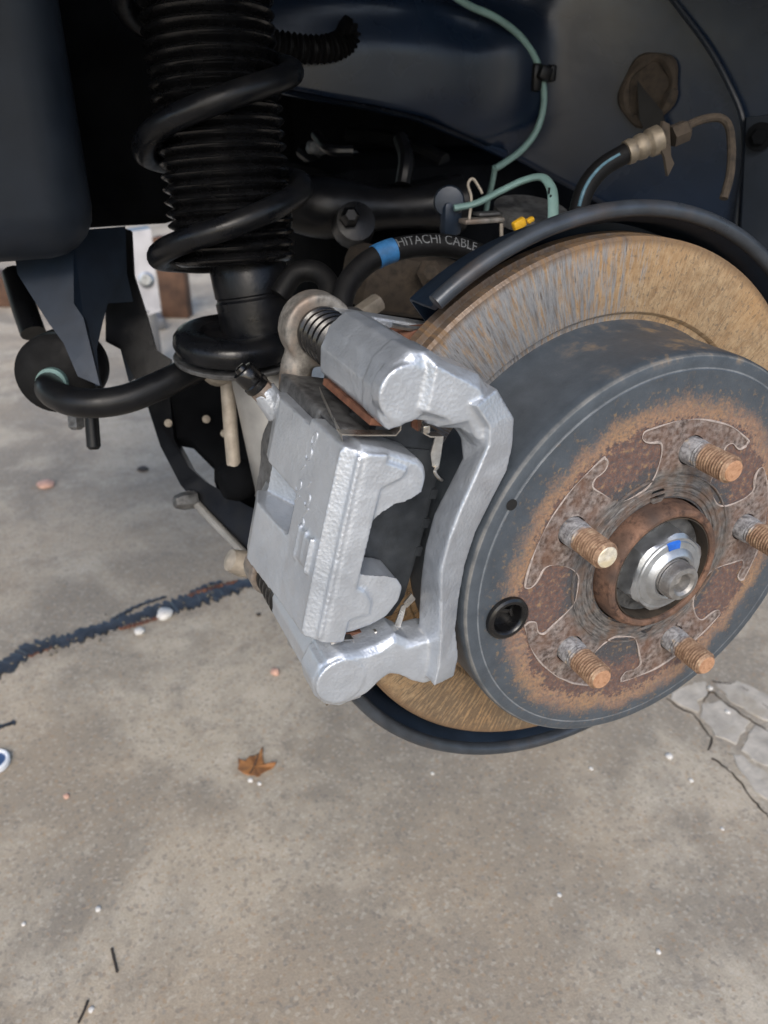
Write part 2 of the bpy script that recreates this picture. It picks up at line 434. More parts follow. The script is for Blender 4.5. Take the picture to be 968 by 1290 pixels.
M_STRUT = simple('grey_strut_tube', (.33, .325, .315), .46, .55, .2, 45, .12, dust=.5, dustc=(.20, .18, .155))
M_LINK = simple('dusty_tan_steel', (.34, .30, .25), .6, .3, .3, 120)
M_RUSTBR = rusty('red_brown_rust', (.11, .045, .028), (.24, .105, .06), (.07, .035, .025), .15, 200)
M_PAD = simple('black_pad_plate', (.040, .046, .054), .42, .2, .35, 110, .2, dust=.45, dustc=(.085, .09, .095))
M_LINING = simple('grey_pad_lining', (.085, .08, .075), .8, .1, .4, 500, .5)
M_CLIP = simple('stainless_clip', (.58, .55, .50), .33, .95, .25, 160, .1, dust=.5, dustc=(.17, .10, .06))
M_TEAL = simple('pale_green_cable', (.17, .28, .265), .5, 0, .15, 90, .08)
M_TAPE = simple('blue_tape', (.022, .11, .26), .55, 0, .25, 260, .2)
M_STRIPE = simple('faded_blue_stripe', (.06, .14, .19), .6, 0, .3, 300)
M_PRINT = simple('grey_print', (.10, .105, .11), .7, 0, .3, 900)
M_TAN = simple('tan_crimp_fitting', (.22, .185, .14), .55, .5, .3, 160, .2)
M_DIRT = rusty('brown_dirt', (.02, .016, .012), (.065, .048, .034), (.035, .027, .02), 0, 160, .9)
M_YELLOW = simple('yellow_marker', (.75, .42, .02), .5, 0, .2, 200)
M_ALU = simple('worn_aluminium', (.20, .20, .21), .42, .6, .2, 14, .1, dust=.3, dustc=(.35, .33, .31))
M_TIMBER = rusty('brown_timber', (.05, .026, .016), (.13, .068, .04), (.08, .04, .025), 0, 14, .8)
M_TAR = rusty('blue_black_tar', (.010, .011, .013), (.06, .066, .078), (.022, .020, .018), 0, 120, .34)
M_MORTAR = simple('pale_mortar', (.44, .40, .345), .85, 0, .25, 55, .6, dust=.8, dustc=(.34, .285, .21), bdist=.002)
M_GRIT = simple('dirty_grit', (.17, .145, .11), .9, 0, .5, 300, .4)
M_LEAF = rusty('dry_brown_leaf', (.19, .075, .025), (.37, .175, .06), (.26, .11, .04), 0, 90, .7)
M_STONE = simple('white_pebble', (.62, .60, .57), .6, 0, .15, 200)
M_CHIP = simple('pink_chip', (.55, .33, .25), .7, 0, .2, 200)
M_TWIG = simple('dark_twig', (.045, .035, .028), .8, 0, .3, 200)
M_BLUEP = simple('blue_plastic', (.05, .10, .22), .4, 0, .2, 60)
M_WHITEP = simple('white_plastic', (.78, .80, .84), .5, 0, .1, 60)
M_DARK = simple('hole_shade_paint', (.006, .006, .006), .8, 0, .1, 60, 0)
#@@SECTION

def RT(px, py, y_mm):            # caliper-frame (r,t) of a sight line where it meets an axial plane
    q = PY(px, py, y_mm * .001); return (q.dot(ER) * 1000, q.dot(ET) * 1000)
def structure(o): o['kind'] = 'structure'; return o

# ================================================================== the setting: concrete floor
S = 40.0
ground = structure(obj('ground', ([(-S, -S, -HUB), (S, -S, -HUB), (S, S, -HUB), (-S, S, -HUB)], [(0, 1, 2, 3)]), M_CONC, fix=False))
def ground_strip(pts, wpx, rnd, z0, z1, seed):
    rs = random.Random(seed); path = catmull([PZ(*p) for p in pts], 14); V, F = [], []
    n = len(path)
    for i, p in enumerate(path):
        t = (path[min(i + 1, n - 1)] - path[max(i - 1, 0)]).normalized(); s = Vector((-t.y, t.x, 0))
        a = wpx * (1 + rs.uniform(-rnd, rnd)); b = wpx * (1 + rs.uniform(-rnd, rnd)); h = z1 * rs.uniform(.5, 1)
        if i in (0, n - 1): a *= .3; b *= .3
        for off, z in ((-a, -.002), (-a * .8, z0 + h * .7), (0, z0 + h), (b * .8, z0 + h * .7), (b, -.002)):
            V.append(p + s * off + Vector((0, 0, z)))
    for i in range(n - 1):
        for k in range(4): F.append((i * 5 + k, i * 5 + k + 1, i * 5 + k + 6, i * 5 + k + 5))
    return V, F
js = join(ground_strip([(-60, 872), (0, 845), (40, 818), (75, 808)], .0150, .5, 0, .004, 1),
          ground_strip([(70, 812), (105, 800), (150, 786), (192, 770)], .0140, .5, 0, .004, 2),
          ground_strip([(185, 776), (225, 762), (260, 752), (290, 742), (335, 728)], .018, .5, 0, .004, 3),
          ground_strip([(140, 782), (165, 768), (190, 758), (210, 752)], .004, .7, 0, .003, 4),
          ground_strip([(240, 748), (262, 738), (280, 733)], .005, .6, 0, .003, 5),
          ground_strip([(-25, 926), (0, 916), (20, 910)], .004, .5, 0, .002, 6))
jo = obj('joint_sealant', js, M_TAR, ground); jo['kind'] = 'stuff'
jb = join(ground_strip([(35, 826), (62, 815), (88, 806)], .006, .5, 0, .0025, 9), ground_strip([(236, 752), (268, 742), (300, 733)], .005, .6, 0, .005, 8),
          ground_strip([(150, 793), (175, 786), (205, 777)], .004, .6, 0, .003, 10))
jo2 = obj('joint_dirt', jb, M_RUSTBR, ground); jo2['kind'] = 'stuff'
gv = []; rs = random.Random(77)
jc = catmull([Vector((a, b, 0)) for a, b in ((0, 845), (40, 820), (75, 809), (105, 800), (150, 787), (192, 772), (225, 762), (260, 752), (290, 742), (330, 730))], 20)
for k in range(45):
    q = rs.choice(jc); c_ = PZ(q.x + rs.uniform(-8, 8), q.y + rs.gauss(0, 7)); r_ = rs.uniform(.0012, .0042)
    gv.append(box(c_ + Vector((0, 0, r_ * .4 + .001)), (r_ * rs.uniform(.8, 1.8), r_, r_ * .9), r_ * .2, Matrix.Rotation(rs.uniform(0, 3), 3, 'Z') @ Matrix.Rotation(rs.uniform(-.5, .5), 3, 'X'), 1))
jg = obj('joint_grit', join(*gv), M_GRIT, ground); jg['kind'] = 'stuff'
for k, poly in enumerate(([(843, 880), (858, 866), (872, 858), (893, 862), (886, 882), (880, 898), (860, 890)],
                          [(900, 861), (930, 857), (950, 866), (990, 888), (985, 915), (950, 904), (922, 885)],
                          [(883, 901), (889, 886), (912, 884), (948, 910), (928, 938), (905, 930), (893, 918)],
                          [(952, 913), (985, 922), (990, 966), (965, 968), (930, 942)],
                          [(915, 945), (930, 948), (962, 972), (985, 990), (990, 1030), (965, 1012), (945, 990)])):
    # irregular, thin patches with broken edges
    rs = random.Random(k); pts = [PZ(*p) for p in poly]; dense = []
    for i in range(len(pts)):
        a, b = pts[i], pts[(i + 1) % len(pts)]
        for s in range(5):
            q = a.lerp(b, s / 5); dense.append(q + Vector((mnoise.noise(q * 70), mnoise.noise(q * 70 + Vector((9, 0, 0))), 0)) * .0075)
    cen = sum(dense, Vector()) / len(dense)
    inn = [q.lerp(cen, .08) + Vector((0, 0, .0010 + .0004 * math.sin(k * 3 + i))) for i, q in enumerate(dense)]
    obj('mortar_patch', loft([[q - Vector((0, 0, .002)) for q in dense], inn]), M_MORTAR, ground)
for k, pts in enumerate(([(840, 880), (858, 893), (872, 899), (884, 912), (893, 926), (897, 932), (892, 946)], [(897, 955), (915, 968), (930, 982), (945, 1002), (958, 1018), (975, 1035)],
                         [(897, 858), (912, 861), (934, 866), (950, 877), (975, 898)], [(886, 884), (897, 872), (912, 884), (930, 897), (950, 910), (975, 926)])):
    q = [PZ(*p) + Vector((random.uniform(-1, 1), random.uniform(-1, 1), 0)) * .001 for p in catmull([Vector((a, b, 0)) for a, b in pts], 4) for p in [(p.x, p.y)]]
    obj('crack', tube(q, lambda t: .0007 + .0006 * abs(math.sin(t * 9 + k)), 6, smooth=0), M_DIRT, ground)

# ================================================================== car body round the wheel
wh = thing('wheel_well', 'navy painted inner wheel well sheet metal arching over the brake', 'wheel well')
# inboard wall with the frame rail bulging out of it; plan curve from front to rear of the arch
plan = catmull([Vector(p) for p in ((-.55, .40, 0), (-.25, .395, 0), (-.02, .385, 0), (.12, .37, 0), (.20, .325, 0), (.262, .24, 0), (.305, .14, 0), (.335, .03, 0), (.35, -.08, 0))], 10)
low = [RTp for RTp in [(300, 100), (390, 120), (460, 132), (520, 146), (580, 172), (640, 203), (700, 245), (760, 300), (830, 380)]]
lowpts = [PY(px, py, .385) for px, py in low]
def zlow(x):
    if x <= lowpts[0].x: return lowpts[0].z
    for a, b in zip(lowpts, lowpts[1:]):
        if a.x <= x <= b.x: return a.z + (b.z - a.z) * (x - a.x) / (b.x - a.x)
    return max(-.10, lowpts[-1].z - (x - lowpts[-1].x) * .3)
def sst(a, b, x):
    t = max(0, min(1, (x - a) / (b - a))); return t * t * (3 - 2 * t)
NZ = 44; V = []; F = []
emb_c = PY(470, 105, .385)
for i, p in enumerate(plan):
    t = (plan[min(i + 1, len(plan) - 1)] - plan[max(i - 1, 0)]).normalized(); nrm = Vector((t.y, -t.x, 0))
    if nrm.y > 0: nrm = -nrm
    z0 = zlow(p.x)
    for j in range(NZ):
        f = j / (NZ - 1)
        if f < .72:
            z = z0 + (.31 - z0) * f / .72
            q = Vector((p.x, p.y, z))
            dx = (p.x - emb_c.x) / .135; dz = (z - emb_c.z - .004) / .058
            d = (abs(dx) ** 3 + abs(dz) ** 3) ** (1 / 3)
            q += nrm * (.020 * sst(1.08, .80, d) + .006 * sst(.75, .3, d))
            e2 = math.hypot((p.x - .10) / .06, (z - .28) / .05); q += nrm * (-.006 * sst(1.1, .8, e2))
        else:                                     # unseen roof of the arch curls outboard, shaped to block the sky
            g = (f - .72) / .28; a = g * math.pi / 2
            rz = .10 - .25 * p.x * p.x
            yo = p.y + (-.08 - p.y) * (1 - math.cos(a)) ** .8
            q = Vector((p.x, yo, .31 + rz * math.sin(a)))
        V.append(q)
for i in range(len(plan) - 1):
    for j in range(NZ - 1):
        a = i * NZ + j; F.append((a, a + 1, a + NZ + 1, a + NZ))
ip = obj('inner_panel', (V, F), M_BODY, wh, sharp=60, fix=False)
sm = ip.modifiers.new('thick', 'SOLIDIFY'); sm.thickness = .003; sm.offset = 1
# rolled flange along the bottom of the rail
fl = [Vector((p.x, p.y - .004, zlow(p.x))) for p in plan if p.x < .14]
obj('rail_flange', tube(fl, .0035, 8, smooth=0), M_BODY, wh)
# oval access hole with packed dirt, and a seam where the rear liner overlaps
def on_panel(px, py, lift=.0):
    r = ray(px, py); best = None
    for i in range(len(plan) - 1):                # nearest crossing in plan
        a, b = plan[i], plan[i + 1]; d = b - a
        det = r.x * -d.y + r.y * d.x
        if abs(det) < 1e-9: continue
        ax, ay = a.x - CAM.x, a.y - CAM.y
        tt = (ax * -d.y + ay * d.x) / det; uu = (r.x * ay - r.y * ax) / det
        if tt > 0 and -1e-6 <= uu <= 1.000001 and (best is None or tt < best): best = tt
    return CAM + r * (best - lift)
hc = on_panel(818, 112, .004); hn = (CAM - hc); hn.z = 0; hn.normalize()
hole = []
for k in range(24):
    a = 2 * math.pi * k / 24; hole.append((k, on_panel(818 + 30 * math.cos(a) - 8 * math.sin(a), 112 + 40 * math.sin(a), .004)))
obj('hole_rim', tube([q for _, q in hole] + [hole[0][1]], lambda t: .0042 + .0012 * math.sin(t * 31), 8, smooth=2), M_DIRT, wh)
obj('hole_dirt', slab([q.lerp(hc, .1) - hn * .002 for _, q in hole], hn, .003), M_DIRT, wh)
obj('hole_shade_plate', slab([on_panel(*p, .009) for p in ((803, 100), (812, 112), (835, 140), (842, 165), (838, 182), (818, 178), (806, 150))], hn, .0015), M_DARK, wh)  # dark plate on the panel, the hole's shade put into its colour
seam = [on_panel(px, py, .006) for px, py in ((825, -30), (860, 15), (893, 60), (918, 105), (936, 150), (938, 200), (930, 260), (925, 320))]
obj('seam', tube(seam, .0020, 8), M_LINER, wh)
# sealer bead, ribbed
bead = [PY(px, py, .355) for px, py in ((330, 52), (360, 58), (390, 62), (418, 60), (434, 52), (438, 42), (428, 35))]
obj('sealer_bead', tube(bead, lambda t: .0082 + .0014 * math.sin(t * 150), 12, smooth=22), M_RUBBERM, wh)
obj('paint_chip', box(PY(545, 62, .358), (.002, .002, .003), .0006), M_RESID, wh)
obj('paint_chip', box(PY(629, 95, .360), (.0014, .002, .0024), .0005), M_RESID, wh)

rl = thing('fender_liner', 'dark liner flap with a bolt beside the rusty steel brake line', 'fender liner')
pts = [on_panel(px, py, .012) for px, py in ((941, 148), (1010, 140), (1060, 250), (1050, 420), (965, 420), (934, 300))]
obj('flap', slab(pts, Vector((.3, .9, 0)), .003), M_LINER, rl)
bc = on_panel(957, 172, .016); ba = (CAM - bc).normalized()
obj('bolt', join(lathe([(.0095, 0), (.0095, .002), (.008, .0025)], bc, ba, 24), lathe([(.0058, .002), (.0058, .006), (.005, .0068), (0, .0068)], bc, ba, 6)), M_UNDER, rl)

un = thing('underbody', 'black underbody pan and crossmember behind the spring', 'underbody')
obj('floor_pan', box((.25, .82, .262), (1.1, .86, .02), .005), M_UNDER, un)
obj('crossmember', box(P(590, 268, .78) + Vector((.02, 0, 0)), (.40, .16, .115), .03), M_UNDER, un)
obj('dark_backdrop', box(P(680, 190, .98) + Vector((.06, .05, .03)), (.74, .12, .42), .03), M_UNDER, un)  # dark block added to hide bright ground and sky beyond the rail
obj('link_tube', tube([P(368, 258, .60), P(430, 262, .605), P(500, 262, .61), P(580, 256, .62)], lambda t: .019 + .004 * math.sin(t * 7), 16), M_BLACK, un)
obj('link_boss', lathe([(0, -.012), (.012, -.012), (.016, -.004), (.014, .010), (0, .012)], P(446, 284, .578), (-.2, -1, .5), 20), M_BLACK, un)
obj('link_bolt', lathe([(.007, 0), (.007, .006), (.004, .010), (0, .010)], P(440, 275, .565), (-.2, -1, .4), 6), M_BLACK, un)
obj('hanger', tube([P(505, 175, .62), P(512, 200, .60), P(508, 232, .60)], .006, 10), M_BLACK, un)
obj('hanger', tube([P(398, 170, .62), P(415, 188, .60), P(445, 190, .60)], .004, 10), M_BLACK, un)
obj('trailing_arm', box(P(510, 356, .56), (.085, .05, .042), .012, Matrix.Rotation(R(12), 3, 'Y')), M_DIRT, un)
obj('trailing_bolt', lathe([(.009, 0), (.009, .006), (.005, .010), (0, .010)], P(540, 345, .525), (-.3, -1, .3), 6), M_DIRT, un)
obj('floor_glimpse_block', box(P(452, 397, .50), (.035, .012, .010), .003, Matrix.Rotation(R(-28), 3, 'Y')), M_LINK, un)  # added beige block in place of bright floor glimpsed through the gap
obj('gap_backdrop', box(P(338, 190, .92) + Vector((0, 0, .03)), (.20, .10, .27), .03), M_UNDER, un)  # dark block added to close the bright gap beside the boot
obj('differential', lathe([(0, -.09), (.05, -.085), (.085, -.05), (.095, 0), (.085, .05), (.05, .085), (0, .09)], P(520, 345, .74), (1, .3, 0), 24), M_UNDER, un)
obj('pipe', tube([P(380, 190, .7), P(430, 230, .68), P(455, 262, .66), P(500, 290, .66)], .006, 10), M_BLACK, un)
obj('pipe', tube([P(440, 170, .72), P(500, 178, .7), P(560, 205, .68)], .008, 10), M_BLACK, un)
obj('rib', box(P(640, 180, .72), (.02, .02, .06), .006), M_BLACK, un)
obj('rib', box(P(505, 205, .74), (.012, .012, .05), .004), M_CASTDK, un)
obj('rib', box(P(420, 192, .7), (.05, .012, .012), .004, Matrix.Rotation(R(12), 3, 'Y')), M_CASTDK, un)

cv = thing('underbody_cover', 'dark slate cover with rounded lower corner beside the coil spring', 'cover')
x1 = PY(112, 200, .25).x; zb = PY(40, 338, .25).z
obj('shell', box((x1 - .21, .25 + .15, zb + .21), (.42, .30, .42), .028, seg=5), M_LINER, cv)
x2 = PY(236, 150, .36).x; zb2 = PY(150, 290, .36).z
obj('shell', box((x2 - .15, .36 + .10, zb2 + .2), (.30, .20, .40), .02, seg=4), M_UNDER, cv)

# ================================================================== suspension
def axis_s(A, Bp, row):          # distance along an axis at which it crosses an image row's level
    lo, hi = -.6, .9; d = (Bp - A).normalized()
    for _ in range(50):
        mid = (lo + hi) / 2
        if row_of(A + d * mid) > row: lo = mid
        else: hi = mid
    return (lo + hi) / 2
DA = PY(360, 580, .212); DB = PY(303, 290, .238); dd = (DB - DA).normalized()
def ds(row): return axis_s(DA, DB, row)
st = thing('strut', 'grey damper strut with black collar standing behind the silver caliper', 'strut')
obj('tube', lathe([(.0232, ds(800)), (.0232, ds(600)), (.0235, ds(470)), (.0232, ds(455))], DA, dd, 40), M_STRUT, st)
obj('collar', lathe([(.0215, ds(470)), (.0232, ds(410)), (.0232, ds(376)), (.0220, ds(373)), (.0220, ds(371)), (.0228, ds(369)), (.0228, ds(336)), (.0200, ds(322))], DA, dd, 40), M_SPRING, st)
sc = PY(297, 442, .222); sax = Vector((.03, -.05, 1)).normalized()
obj('spring_seat', lathe([(.012, -.006), (.030, -.008), (.0365, -.0050), (.0372, -.0030), (.0365, -.0025), (.030, -.004), (.012, -.001)], sc, sax, 48), M_CASTDK, st)
obj('spring_isolator', lathe([(.012, -.002), (.030, -.002), (.0350, .0005), (.0368, .0050), (.0362, .0095), (.0335, .0130), (.0290, .0148), (.0200, .0135), (.0190, .010)], sc, sax, 56), M_SPRING, st)
SA = P(297, 330, .470); SB = PY(260, 10, SA.y + .02); sd = (SB - SA).normalized()
def ss(row): return axis_s(SA, SB, row)
# bellows: rings about nine millimetres apart
prof = []; s0, s1 = ss(332), ss(-40); nr = 23
for k in range(nr):
    for q, rr in ((0, .0315), (.18, .0338), (.35, .0356), (.5, .0362), (.65, .0356), (.82, .0338)):
        prof.append((rr, s0 + (s1 - s0) * (k + q) / nr))
prof.append((.0315, s1))
db = obj('dust_boot', lathe([(.020, s0)] + prof, SA, sd, 56), M_RUBBER)
tag(db, 'black ribbed bellows dust boot inside the coil spring', 'dust boot')
# coil spring, wound so that it climbs from left to right across the front
front = (CAM - SA); front -= sd * front.dot(sd); front.normalize(); right = front.cross(sd) * -1
if right.x < 0: right = -right
kn = [(.48, 330, .0240), (.6, 330, .0360), (.75, 320, .0440), (1.0, 286, .0432), (1.25, 236, .0432), (1.5, 205, .0432), (1.75, 188, .0432), (2.0, 142, .0432), (2.25, 92, .0432), (2.5, 40, .0432), (2.75, 0, .0432), (3.0, -60, .0432)]
path = []
N = 220
for n in range(N + 1):
    k = kn[0][0] + (kn[-1][0] - kn[0][0]) * n / N
    for a, b in zip(kn, kn[1:]):
        if a[0] <= k <= b[0]:
            f = (k - a[0]) / (b[0] - a[0]); row = a[1] + (b[1] - a[1]) * f; rad = a[2] + (b[2] - a[2]) * f; break
    ce = SA + sd * ss(row); ph = 2 * math.pi * k
    path.append(ce + front * (rad * math.cos(ph)) + right * (rad * math.sin(ph)))
for _ in range(3):
    path = [path[0]] + [(path[i - 1] + path[i] * 2 + path[i + 1]) / 4 for i in range(1, len(path) - 1)] + [path[-1]]
cs = obj('coil_spring', tube(path, lambda t: .0066, 16, smooth=0), M_SPRING)
tag(cs, 'thick black coil spring wound around the ribbed boot', 'coil spring')

sb = thing('sway_bar', 'black curved sway bar running from its bushing to the strut', 'sway bar')
obj('bar', tube([P(110, 455, .60), P(84, 470, .53), P(62, 488, .492), P(84, 504, .474), P(120, 508, .470), P(160, 502, .474), P(205, 484, .482), P(250, 462, .492), P(292, 447, .50)],
                lambda t: .0088 if t < .88 else .0088 - .003 * (t - .88) / .12, 18), M_BLACK, sb)
bax = (P(60, 486, .495) - P(100, 462, .57)).normalized()
bu = lathe([(.006, -.026), (.023, -.026), (.0255, -.022), (.0255, -.006), (.0240, -.003), (.0240, .003), (.0252, .006), (.0245, .016), (.020, .019), (.006, .019)], P(78, 466, .515), bax, 40)
obj('bushing', bu, M_RUBBERM, sb)
obj('paint_band', lathe([(.0093, -.0035), (.0096, -.001), (.0096, .001), (.0093, .0035)], P(66, 482, .497), bax, 24), M_TEAL, sb)
bk = thing('bushing_bracket', 'navy folded steel bracket carrying the sway bar bushing', 'bracket')
d0 = .50
def slabpx(poly, d, th, back=True):
    pts = [P(px, py, dv) for (px, py), dv in zip(poly, d if isinstance(d, (list, tuple)) else [d] * len(poly))]
    nn = (pts[1] - pts[0]).cross(pts[2] - pts[0]).normalized()
    if nn.dot(ray(484, 645)) < 0: nn = -nn
    return slab(pts, nn, th)
obj('plate', slabpx([(15, 300), (92, 290), (93, 382), (105, 400), (126, 486), (98, 474), (80, 432), (62, 408), (22, 345)], [.485] * 4 + [.49, .49] + [.485] * 3, .004), M_NAVYST, bk)
obj('web', slabpx([(92, 290), (158, 285), (160, 345), (168, 380), (136, 382), (131, 400), (122, 440), (126, 486), (105, 400), (93, 382)], [.485, .52, .525, .53, .515, .51, .505, .49, .487, .485], .004), M_NAVYST, bk)
obj('plate', slabpx([(150, 285), (165, 290), (168, 345), (184, 395), (196, 440), (215, 452), (215, 470), (170, 478), (152, 440), (133, 430), (133, 384)], .56, .004), M_BLACK, bk)
obj('stay', tube([P(18, 345, .56), P(30, 385, .55), P(42, 420, .545)], .0085, 12), M_BLACK, bk)
obj('gusset', slabpx([(148, 425), (156, 428), (171, 474), (162, 480)], .575, .004), M_NAVYST, bk)
ax = (P(118, 562, .52) - P(114, 510, .515)).normalized()
obj('bolt', lathe([(.0045, 0), (.0045, .028), (.003, .030), (0, .030)], P(114, 508, .515), ax, 16), M_BLACK, bk)
obj('bolt', lathe([(.006, 0), (.006, .016), (.0035, .018), (0, .018)], P(94, 508, .545), ax, 6), M_CASTDK, bk)

lk = thing('sway_bar_link', 'dusty tan drop link rod hanging beside the strut tube', 'link rod')
obj('rod', tube([P(286, 470, .50), P(290, 530, .508), P(295, 590, .515)], .0046, 14), M_LINK, lk)
obj('joint', lathe([(0, -.010), (.008, -.009), (.012, -.003), (.012, .004), (.008, .010), (0, .011)], P(276, 462, .497), (0, 1, .1), 20), M_LINK, lk)
obj('joint', lathe([(0, -.012), (.010, -.011), (.014, -.004), (.014, .004), (.010, .010), (0, .011)], P(299, 604, .522), (1, .1, .1), 20), M_UNDER, lk)

la = thing('control_arm', 'black stamped lower control arm with oval cutout below the strut', 'control arm')
def arm_slab(poly, d, th): return slabpx(poly, d, th)
obj('rail', arm_slab([(186, 512), (214, 498), (219, 552), (238, 588), (258, 606), (310, 636), (372, 668), (402, 732), (388, 778), (332, 714), (272, 658), (228, 612), (202, 562)],
                       [.60, .60, .595, .585, .58, .565, .55, .53, .53, .55, .57, .585, .595], .016), M_BLACK, la)
obj('web_plate', arm_slab([(205, 490), (240, 470), (340, 462), (360, 660), (322, 650), (296, 636), (270, 606), (270, 584), (240, 554), (219, 550)], [.605, .62, .61, .60, .595, .585, .583, .59, .60, .603], .008), M_UNDER, la)
obj('edge_strip', tube([P(236, 622, .580), P(270, 658, .566), P(318, 708, .548), P(360, 752, .53)], .0030, 10), M_STRUT, la)
obj('arm_bush', lathe([(.006, -.03), (.019, -.03), (.0205, -.026), (.0205, .026), (.019, .03), (.006, .03)], P(326, 632, .605), (.95, -.15, -.25), 28), M_UNDER, la)
for px, py in ((212, 533), (260, 528), (283, 546)):
    obj('hole', lathe([(.0012, -.001), (.0030, 0), (.0012, .001)], P(px, py, .588), ray(px, py), 12), M_LINK, la)
obj('bolt', lathe([(.0065, -.004), (.0065, .006), (.0045, .012), (0, .013)], P(240, 630, .575), P(226, 632, .57) - P(240, 630, .575), 6), M_CASTDK, la)
obj('ball_joint_nut', lathe([(.0075, -.008), (.0078, 0), (.0085, .002), (.0085, .005), (.007, .013), (0, .015)], P(312, 712, .50), P(298, 708, .495) - P(312, 712, .50), 12), M_LINK, la)

kk = thing('knuckle', 'rough cast iron knuckle behind the dust shield', 'knuckle')
cast_parts = [lathe([(.05, .092), (.05, .13), (.035, .17), (.03, .175)], (0, 0, 0), (0, 1, 0), 28),
              tube([Vector((-.02, .12, 0)), Vector((-.07, .15, .0)), DA + dd * .03], .022, 14), tube([Vector((-.01, .12, -.02)), Vector((-.06, .17, -.07)), P(400, 720, .47)], .018, 12),
              box(L(110, 0, 104), (.035, .02, .11), .006)]
cast('casting', cast_parts, M_CASTDK, kk, .0022, 4)

# ================================================================== dust shield
sh = thing('dust_shield', 'dark blue grey dust shield with rolled rim behind the rusty rotor', 'dust shield')
a_end = math.atan2(PY(548, 380, .050).z, PY(548, 380, .050).x); a_beg = math.atan2(PY(437, 868, .052).z, PY(437, 868, .052).x)
def arc_sweep(prof, a0, a1, seg):
    rings = []
    for k in range(seg + 1):
        a = a0 + (a1 - a0) * k / seg; rings.append([Vector((r * math.cos(a), y, r * math.sin(a))) for r, y in prof])
    return loft(rings)
rim = [(.1535 + .0036 * math.cos(2 * math.pi * k / 14), .0500 + .0042 * math.sin(2 * math.pi * k / 14)) for k in range(14)]
obj('rolled_rim', arc_sweep(rim, a_beg, a_end, 110), M_SHIELD, sh)
fl = [(.1505, .0505), (.1520, .0535), (.1482, .060), (.1468, .072), (.1462, .084), (.144, .0865), (.062, .0865), (.062, .085), (.1435, .085), (.1448, .082), (.1453, .071), (.1468, .058)]
obj('flange', arc_sweep(fl, a_beg, a_end, 90), M_NAVYST, sh, sharp=50)

# ================================================================== rotor with drum hat
rot = thing('brake_rotor', 'rusty brake disc with tall blue grey drum hat and rusted face', 'brake disc')
fr_ = obj('friction_ring', lathe([(.1036, .0515), (.1064, .0510), (.1078, .0487), (.1082, .0485), (.1402, .0485), (.1417, .0499), (.1417, .0545), (.1385, .0552), (.1385, .0600), (.1417, .0606), (.1417, .0662), (.1400, .0668), (.1036, .0668)], seg=160, closed=True), M_RDISC, rot)
hat = obj('drum_hat', lathe([(.0335, .0), (.0720, .0), (.0940, .0), (.0944, .0003), (.0952, .0003), (.0985, .0004), (.1002, .0011), (.1012, .0028), (.1016, .0060), (.1018, .0300), (.1019, .0440), (.1034, .0490), (.1037, .0505), (.1037, .0660), (.094, .0660), (.094, .010), (.0335, .010)], seg=160, closed=True), M_HAT, rot)
STUD0 = R(78.4); SR = .05715
sang = [STUD0 + k * 2 * math.pi / 5 for k in range(5)]
cuts = [lathe([(.0071, -.01), (.0071, .03)], (SR * math.cos(a), 0, SR * math.sin(a)), (0, 1, 0), 24) for a in sang]
jack = [PY(828, 624, 0), PY(815, 788, 0)]
cuts += [lathe([(.0042, -.01), (.0042, .03)], (q.x, 0, q.z), (0, 1, 0), 20) for q in jack]
pc = PY(638, 777, 0)
cuts.append(lathe([(.0088, -.01), (.0088, .03)], (pc.x, 0, pc.z), (0, 1, 0), 28))
cutter = join(*cuts)
cut(hat, cutter)
# wheel contact pattern: five arms with flared ends, a little proud of the face
arm = [(-41.7, .0690), (-41.2, .0712)] + [(-41 + 4.5 * k, .0718) for k in range(13)] + [(14.2, .0708), (14.4, .0688), (13, .0664), (10.1, .0648), (7.4, .0640), (5.6, .0622), (5.0, .0580), (5.9, .0526), (8.5, .0468), (13.7, .0428), (20, .0422), (27, .0428), (33, .0447), (36.5, .0500), (38.5, .0560), (40.2, .0622), (39.6, .0645), (37.4, .0660), (34.6, .0657), (32, .0660)]
star = []
for a in sang:
    for k, (o_, r) in enumerate(arm):
        jit = 1 + .006 * mnoise.noise(Vector((math.degrees(a) * .2 + o_ * .35, r * 300, 0)))
        star.append((math.radians(o_ + 12.3) + a, r * jit))
def star_mesh():
    bm = bmesh.new(); loops = [[(r * math.cos(a), r * math.sin(a)) for a, r in star], [(.0345 * math.cos(2 * math.pi * k / 64), .0345 * math.sin(2 * math.pi * k / 64)) for k in range(64)]]
    loops += [[(SR * math.cos(a) + .0073 * math.cos(2 * math.pi * k / 24), SR * math.sin(a) + .0073 * math.sin(2 * math.pi * k / 24)) for k in range(24)] for a in sang]
    loops += [[(q.x + .0043 * math.cos(2 * math.pi * k / 18), q.z + .0043 * math.sin(2 * math.pi * k / 18)) for k in range(18)] for q in jack]
    es = []
    for lp in loops:
        vs_ = [bm.verts.new((x, -.0006, z)) for x, z in lp]
        es += [bm.edges.new((vs_[i], vs_[(i + 1) % len(vs_)])) for i in range(len(vs_))]
    bmesh.ops.triangle_fill(bm, edges=es, use_beauty=True)
    ret = bmesh.ops.extrude_face_region(bm, geom=list(bm.faces))
    for g in ret['geom']:
        if isinstance(g, bmesh.types.BMVert): g.co.y = .0004
    return bm
obj_bm('wheel_contact_pad', star_mesh(), M_CONTACT, rot)
edge = [Vector((r * math.cos(a), -.00055, r * math.sin(a))) for a, r in star]; edge.append(edge[0])
obj('mineral_edge', tube(edge, lambda t: .00034 + .00020 * math.sin(t * 190) + .00014 * math.sin(t * 71), 6, smooth=3, ref=Vector((0, 1, 0))), M_RESID, rot)
